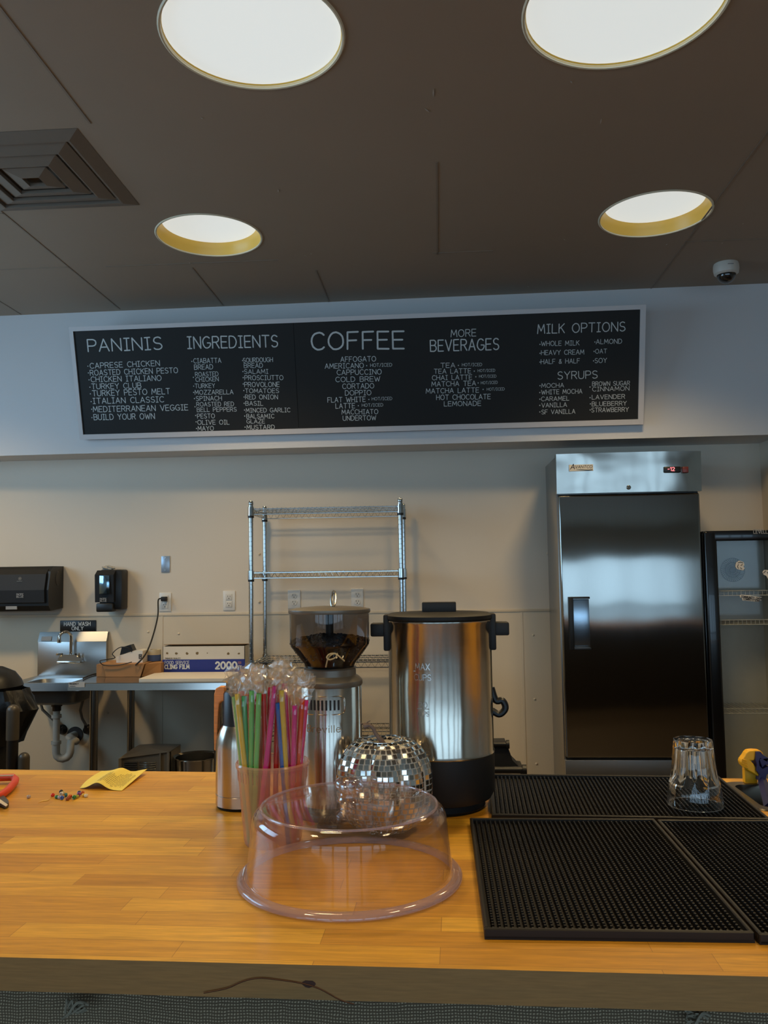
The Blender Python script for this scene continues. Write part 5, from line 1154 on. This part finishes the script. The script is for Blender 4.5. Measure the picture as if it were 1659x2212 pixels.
# ---------------------------------------------------------------- steel carafe
tx, ty = -.3685, 1.541; z0 = ZCT+.0005
t = thing('steel_carafe', 'brushed steel vacuum carafe with black lid and wooden handle', 'carafe', (tx, ty, z0))
MB().lathe(tx, ty, [(0, .0), (.044, .0), (.046, .003), (.044, .004)], 56, zoff=z0).build('base_ring', M_BLACKM, t)
MB().lathe(tx, ty, [(.044, .0035), (.0475, .005), (.0475, .0235), (.0467, .0242), (.0467, .025), (.0475, .0257), (.0475, .108), (.0460, .122), (.041, .138), (.036, .147)], 72, zoff=z0).build('body', steel('carafe_steel', (190, 180, 166), .22, aniso=.7, arot=.25, grain=(1, 1, 50)), t)
MB().lathe(tx, ty, [(.0355, .146), (.0345, .15), (.0335, .203), (.031, .207), (.022, .207), (.021, .203), (0, .203)], 56, zoff=z0).build('lid', M_BLACK, t)
hp = [(485, 1483), (474, 1483), (465, 1488), (462, 1500), (461.5, 1560), (462, 1622), (470, 1622), (470, 1580), (472, 1540), (474, 1520), (478, 1516), (486, 1514)]
b = MB(); b.ext([onY(px, py, ty-.008) for px, py in hp], (0, .016, 0)); o = b.build('wooden_handle', wood('handle_wood', (236, 160, 84), (214, 132, 60), brick=False), t, smooth=False)
md = o.modifiers.new('soft', 'BEVEL'); md.width = .003; md.segments = 3; md.limit_method = 'ANGLE'

# ---------------------------------------------------------------- straw cup and straws
cx, cy = -.270, 1.336; z0 = ZCT+.0005; CH = .1255
M_CUP = film('milky_plastic', (.90, .80, .77), rough=.12, haze=.40, tl_mix=.3, hazecol=(242, 190, 160), base=.04, edge=.35)
t = thing('plastic_cup', 'milky plastic deli cup full of wrapped straws', 'cup', (cx, cy, z0))
MB().lathe(cx, cy, [(0, .001), (.041, .001), (.0435, .0), (.0455, .006), (.0535, .095), (.0540, .096), (.0552, .118)], 72, zoff=z0).build('cup_wall', M_CUP, t)
MB().lathe(cx, cy, [(.0552, .117), (.058, .118), (.0585, .1225), (.0565, .1255), (.0545, .125)], 72, zoff=z0).build('rim', M_CUP, t)
b = MB()
for i in range(48):
    a = 2*PI*i/48; b.ext([oncyl(cx, cy, .0541, a-.008, z0+.099), oncyl(cx, cy, .0541, a+.008, z0+.099), oncyl(cx, cy, .0549, a+.008, z0+.114), oncyl(cx, cy, .0549, a-.008, z0+.114)], oncyl(0, 0, .0007, a, 0))
b.build('grip_ribs', M_CUP, t, smooth=False)
def straw_mat(nm, c):
    return film('straw_'+nm, tuple(v**.5 for v in lin(c)), rough=.2, haze=.95, hazecol=c, base=.04, edge=.3, tl_mix=.22)
SC = {'pale green': (176, 226, 140), 'yellow': (250, 216, 84), 'red': (250, 62, 46), 'clear green': (104, 206, 124), 'green': (140, 224, 124), 'orange red': (252, 92, 40), 'tan': (236, 196, 140), 'magenta': (240, 62, 160), 'blue': (44, 116, 210), 'hot pink': (254, 60, 140), 'crimson': (240, 44, 72)}
STR = [('pale green', 175, 590, 235, 1440, -.6), ('yellow', 225, 545, 325, 1500, -.8), ('red', 285, 510, 330, 1400, .1), ('clear green', 325, 580, 362, 1500, -.7), ('red', 375, 550, 392, 1450, .2), ('green', 440, 500, 402, 1520, -.85), ('orange red', 497, 550, 462, 1520, -.35), ('green', 550, 540, 510, 1520, -.9), ('tan', 575, 560, 565, 1520, .0), ('red', 615, 550, 645, 1520, -.6), ('crimson', 720, 450, 690, 1500, -.3), ('magenta', 790, 430, 662, 1530, -.9), ('red', 830, 560, 808, 1520, -.5), ('blue', 830, 680, 905, 1520, -.85), ('yellow', 885, 490, 978, 1510, -.9), ('hot pink', 930, 390, 1018, 1500, -.5), ('tan', 1025, 560, 1045, 1500, -.1), ('magenta', 1085, 720, 1092, 1480, -.8), ('tan', 1130, 600, 1130, 1490, .3), ('orange red', 1195, 620, 1152, 1480, -.55), ('hot pink', 1285, 640, 1200, 1450, -.45)]
STR_LABEL = ["pale green wrapped straw leaning on the cup's left rim, leftmost of all",
 'yellow wrapped straw second from the left in the cup',
 'red wrapped straw just right of the left yellow straw',
 'darker green wrapped straw between the two left red straws',
 'short red wrapped straw behind the left green straws',
 'bright green wrapped straw, the left one of two bright green straws',
 'orange red wrapped straw between the two bright green straws',
 'bright green wrapped straw, the right one of two bright green straws',
 'tan wrapped straw just right of the right bright green straw',
 'red wrapped straw left of the crimson straw in the cup',
 'crimson wrapped straw behind the wide magenta straw',
 "magenta wrapped straw leaning to the right across the cup's centre",
 'red wrapped straw just behind the blue straw',
 'only blue wrapped straw in the plastic cup',
 'yellow wrapped straw just right of the blue straw',
 'hot pink wrapped straw, tallest of all in the cup',
 'tan wrapped straw right of the tallest pink straw',
 "short magenta wrapped straw right of the cup's centre",
 'tan wrapped straw behind the short magenta straw',
 'orange red wrapped straw second from the right in the cup',
 'hot pink wrapped straw, rightmost in the plastic cup']
M_WRAP = film('straw_wrapper', (.985, .975, .965), rough=.16, haze=.07, hazecol=(250, 236, 210), base=.07, edge=.45, power=2.0)
for (col, x0, y0, x1, y1, d), od in zip(STR, STR_LABEL):
    yy = cy+d*.040; f7 = lambda x, y: (480+x/6.9125, 1420+y/6.9125)
    top = onY(*f7(x0, y0), yy); mid = onY(*f7(x1, y1), yy-d*.004)
    dv = (mid-top); s = (z0+.004-top.z)/dv.z; bot = top+dv*s
    off = Vector((bot.x-cx, bot.y-cy, 0)); 
    if off.length > .037: off *= .037/off.length
    bot = Vector((cx+off.x, cy+off.y, z0+.004))
    zr = z0+.125; kk = (zr-bot.z)/(top.z-bot.z); pr_ = bot.lerp(top, kk); o2 = Vector((pr_.x-cx, pr_.y-cy, 0))
    if o2.length > .0495:
        o3 = o2*(.0495/o2.length); top = top+(o3-o2)/kk
    r = thing('drinking_straw', od, 'straw', bot, 'wrapped straws in the plastic cup')
    b = MB(); n = 12; a = (top-bot).normalized(); b.tube([bot, top], .0041, n, caps=False); b.tube([top, bot], .0035, n, caps=False)
    b.build('tube', straw_mat(col.replace(' ', '_'), SC[col]), r)
    b = MB(); u = Vector((0, -1, 0)); u = (u-a*u.dot(a)).normalized(); w = a.cross(u); rings = []; ph = random.uniform(0, 6); lean = Vector((random.uniform(-.012, .016), random.uniform(-.008, .006), 0))
    nr, ns = 14, 12
    for j in range(nr):
        tt = j/(nr-1)
        if tt < .45: c = bot.lerp(top, kk+(1.0-kk)*tt/.45); rad = .0049
        else: q_ = (tt-.45)/.55; c = top+a*(.042*q_)+lean*q_; rad = .0052+.0085*math.sin(min(1, q_*1.2)*PI*.55)
        for i in range(ns):
            an = 2*PI*i/ns; jit = 1+(random.uniform(-.5, .5) if tt > .45 else random.uniform(-.05, .15)); fl = 1 if tt < .45 else (.45 if abs(math.sin(an+ph)) > .5 else 1.1)
            b.v.append(c+(u*math.cos(an)+w*math.sin(an))*rad*jit*fl+a*(random.uniform(-.004, .004) if tt > .5 else 0))
    for j in range(nr-1):
        for i in range(ns): k = (i+1) % ns; b.f.append((j*ns+i, j*ns+k, (j+1)*ns+k, (j+1)*ns+i)); b.m.append(0)
    b.build('wrapper', M_WRAP, r, smooth=False)

# ---------------------------------------------------------------- small things at the left of the counter
t = thing('order_slip', 'crumpled yellow printed paper slip on the counter', 'paper slip', onZ(250, 1695, ZCT))
A, B, Cc, D = onZ(172, 1703, ZCT+.001), onZ(263, 1708, ZCT+.001), onZ(318, 1665, ZCT+.006), onZ(219, 1671.5, ZCT+.008)
def pp(u, v, d=0):
    p = A.lerp(B, u).lerp(D.lerp(Cc, u), v); z = .013*math.exp(-((u-.42-.1*v)/.22)**2)*(1-.25*v)-.008*math.exp(-((u-.62)/.16)**2)*v+.020*max(0, u-.72)**1.3*v+.006*(1-u)*v
    p = p+Vector((.006*math.sin(v*PI)*(1-u)*-1, 0, z+d)); p.z = max(p.z, ZCT+.0008+d); return p
b = MB(); n = 26; vs = [pp(i/n, j/n) for i in range(n+1) for j in range(n+1)]; fs = [(i*(n+1)+j, (i+1)*(n+1)+j, (i+1)*(n+1)+j+1, i*(n+1)+j+1) for i in range(n) for j in range(n)]
b.add(vs, fs); o = b.build('paper', mat('yellow_paper', (226, 204, 96), .8, var=.03), t, angle=80); md = o.modifiers.new('thickness', 'SOLIDIFY'); md.thickness = .0003; md.offset = -1
b = MB()
for i in range(17):
    u = .36+.034*i; v0 = .12+random.uniform(-.05, .08); v1 = .80+random.uniform(-.25, .08)
    for k in range(8):
        va = v0+(v1-v0)*k/8; vb = v0+(v1-v0)*(k+random.uniform(.6, 1))/8; b.add([pp(u, va, .0005), pp(u+.010, va, .0005), pp(u+.010, vb, .0005), pp(u, vb, .0005)], [(0, 1, 2, 3)])
b.build('print_lines', mat('print_grey', (120, 108, 56), .8), t, smooth=False)

BEADS = [('clear', 62, 1722, (176, 160, 150), 'clear pony bead lying apart at the left'), ('red', 114, 1718.5, (206, 48, 30), 'red pony bead at the left end of the bead pile'), ('green', 122.5, 1722.5, (44, 118, 74), 'dark green pony bead beside the red bead'), ('white', 133, 1717, (206, 198, 186), 'white pony bead in the middle of the left bead cluster'), ('pearl', 128.5, 1723.5, (168, 160, 170), 'greyish pearl pony bead in front of the left bead cluster'), ('navy', 132, 1712.5, (40, 44, 56), 'dark navy pony bead at the back of the left cluster'), ('cream', 137, 1714, (198, 184, 130), 'cream pony bead at the back of the left cluster'), ('blue', 134, 1725.5, (58, 92, 168), 'bright blue pony bead at the front of the left cluster'), ('teal', 142.5, 1719.5, (52, 110, 112), 'teal pony bead at the right side of the left cluster'), ('brown', 146, 1726.5, (150, 72, 36), 'brown pony bead in front of the orange bead'), ('orange', 151.5, 1723, (206, 92, 36), 'orange pony bead between the blue and green beads'), ('emerald', 160, 1724.5, (46, 128, 58), 'emerald green pony bead facing forward, right of the orange bead'), ('lime', 166, 1721.5, (176, 172, 72), 'pale lime pony bead right of the emerald bead'), ('purple', 170.5, 1718, (138, 72, 138), 'purple pony bead facing forward in the right cluster'), ('slate', 171, 1713, (70, 72, 96), 'slate pony bead behind the purple bead'), ('amber', 178, 1713.5, (186, 96, 40), 'amber pony bead at the back of the right cluster'), ('yellow', 180.5, 1718.5, (222, 178, 70), 'yellow pony bead in the right cluster'), ('ivory', 186, 1720, (214, 204, 178), 'ivory pony bead at the right end of the pile')]
for nm, px, py, c, lb in BEADS:
    p = onZ(px, py+2.5, ZCT); b = MB(); stand = nm in ('emerald', 'purple', 'blue', 'navy'); r0 = .0037
    b.lathe(0, 0, [(.0015, -.0024), (.0027, -.0027), (r0, -.0013), (r0, .0013), (.0027, .0027), (.0015, .0024), (.0015, -.0024)], 20)
    al = random.uniform(0, PI)
    if stand: b.xform(lambda v: (p.x+v.x, p.y+v.z+random.random()*0, ZCT+.0005+r0+v.y))
    elif nm in ('white', 'teal', 'orange'): b.xform(lambda v: (p.x+v.z*math.cos(al)-v.x*math.sin(al), p.y+v.z*math.sin(al)+v.x*math.cos(al), ZCT+.0005+r0+v.y))
    else: b.xform(lambda v: (p.x+v.x, p.y+v.y, ZCT+.0032+v.z))
    tag(b.build('pony_bead', mat('bead_'+nm, c, .25, var=.03), loc=(p.x, p.y, ZCT+.0005)), lb, 'bead', 'pony beads spilled on the counter')
b = MB(); pts = cat([onZ(84, 1733, ZCT+.001), onZ(92, 1730, ZCT+.001), onZ(104, 1728, ZCT+.0012), onZ(112, 1723.5, ZCT+.0014), onZ(118, 1720.5, ZCT+.0016)], 5)
for i in range(len(pts)-1):
    w0, w1 = .0022+.0012*i/len(pts), .0022+.0012*(i+1)/len(pts); b.add([pts[i]-Vector((0, w0, 0)), pts[i+1]-Vector((0, w1, 0)), pts[i+1]+Vector((0, w1, 0)), pts[i]+Vector((0, w0, 0)), pts[i]+Vector((0, w0, -.0006)), pts[i+1]+Vector((0, w1, -.0006)), pts[i+1]-Vector((0, w1, .0006)), pts[i]-Vector((0, w0, .0006))], [(0, 1, 2, 3), (7, 6, 1, 0), (3, 2, 5, 4), (4, 5, 6, 7)])
tag(b.build('rubber_strip', mat('strip_yellow', (226, 184, 84), .5), loc=pts[0]), 'thin yellow strip lying beside the spilled beads', 'strip')

# red handled tool at the left edge
q = onZ(-10, 1715, ZCT)
t = thing('hand_tool', 'red handled grey tool lying at the left edge of the counter', 'tool', (q.x, q.y, ZCT))
def gz(px, py, z=0.004): return onZ(px, py, ZCT+z)
b = MB(); b.tube([gz(-40, 1680, .012), gz(0, 1680, .012), gz(28, 1679, .012), gz(33.5, 1684, .011), gz(32, 1690, .010), gz(18, 1706, .009), gz(2, 1718, .008), gz(-40, 1740, .008), gz(-80, 1720, .012), gz(-70, 1690, .014)], .0072, 12, closed=True); b.build('red_handle', mat('handle_red', (204, 62, 30), .4), t)
b = MB(); b.tube([gz(-20, 1676, .019), gz(30, 1675, .018)], [.0022, .0018], 8); b.build('pale_edge', mat('pale_edge', (196, 176, 160), .4), t)
lo = [gz(-40, 1712, .002), gz(0, 1716, .002), gz(8, 1726, .002), gz(18, 1737, .002), gz(19, 1742, .002), gz(12, 1746, .002), gz(0, 1741, .002), gz(-40, 1728, .002)]
b = MB(); b.ext(lo, (0, 0, .007)); b.build('grey_nose', mat('nose_grey', (84, 80, 72), .4, .4), t, smooth=False)
lo = [gz(-40, 1722, .0094), gz(0, 1727, .0094), gz(17, 1739, .0094), gz(13, 1742.5, .0094), gz(0, 1735, .0094), gz(-40, 1727, .0094)]
b = MB(); b.ext(lo, (0, 0, .0008)); b.build('pale_stripe', mat('stripe_pale', (206, 190, 162), .4), t, smooth=False)

# ---------------------------------------------------------------- black folding stand behind the urn
y = 3.35; q = onY(1080, 1640, y); zfl = 0.0
z3 = lambda x, yy: (1020+x*.09644, 1560+yy*.09644)
t = thing('folding_stand', 'black folding stand behind the urn, right of its base', 'stand', (onY(1090, 1640, y).x, y, 0))
def sl(pts, y0, th, m, name):
    b = MB(); b.ext([onY(*z3(*p), y0) for p in pts], (0, th, 0)); return b.build(name, m, t, smooth=False)
sl([(100, 480), (765, 468), (800, 560), (850, 690), (900, 850), (1040, 990), (1130, 1000), (1130, 1130), (100, 1130)], y, .10, M_BLACKM, 'slanted_panel')
b = MB(); a = onY(*z3(60, 500), y-.01); c = onY(*z3(830, 470), y-.01); b.tube([(a.x, y-.008, a.z), (c.x, y-.008, a.z)], .010, 12); b.tube([(c.x-.012, y-.008, a.z), (c.x, y-.008, a.z)], .017, 12); b.build('top_bar', M_BLACK, t)
b = MB(); a = onY(*z3(60, 1070), y-.03); c = onY(*z3(1215, 1080), y-.03); b.tube([(a.x, y-.03, a.z), (c.x, y-.03, a.z)], .014, 14); b.tube([(c.x-.016, y-.03, a.z), (c.x, y-.03, a.z)], .021, 14); b.build('lower_bar', M_BLACK, t)
for px in (300, 1150):
    b = MB(); a = onY(*z3(px, 1080), y-.03); b.tube([(a.x, y-.02, 0), (a.x, y-.02, a.z)], .011, 10); b.build('leg', M_BLACKM, t)
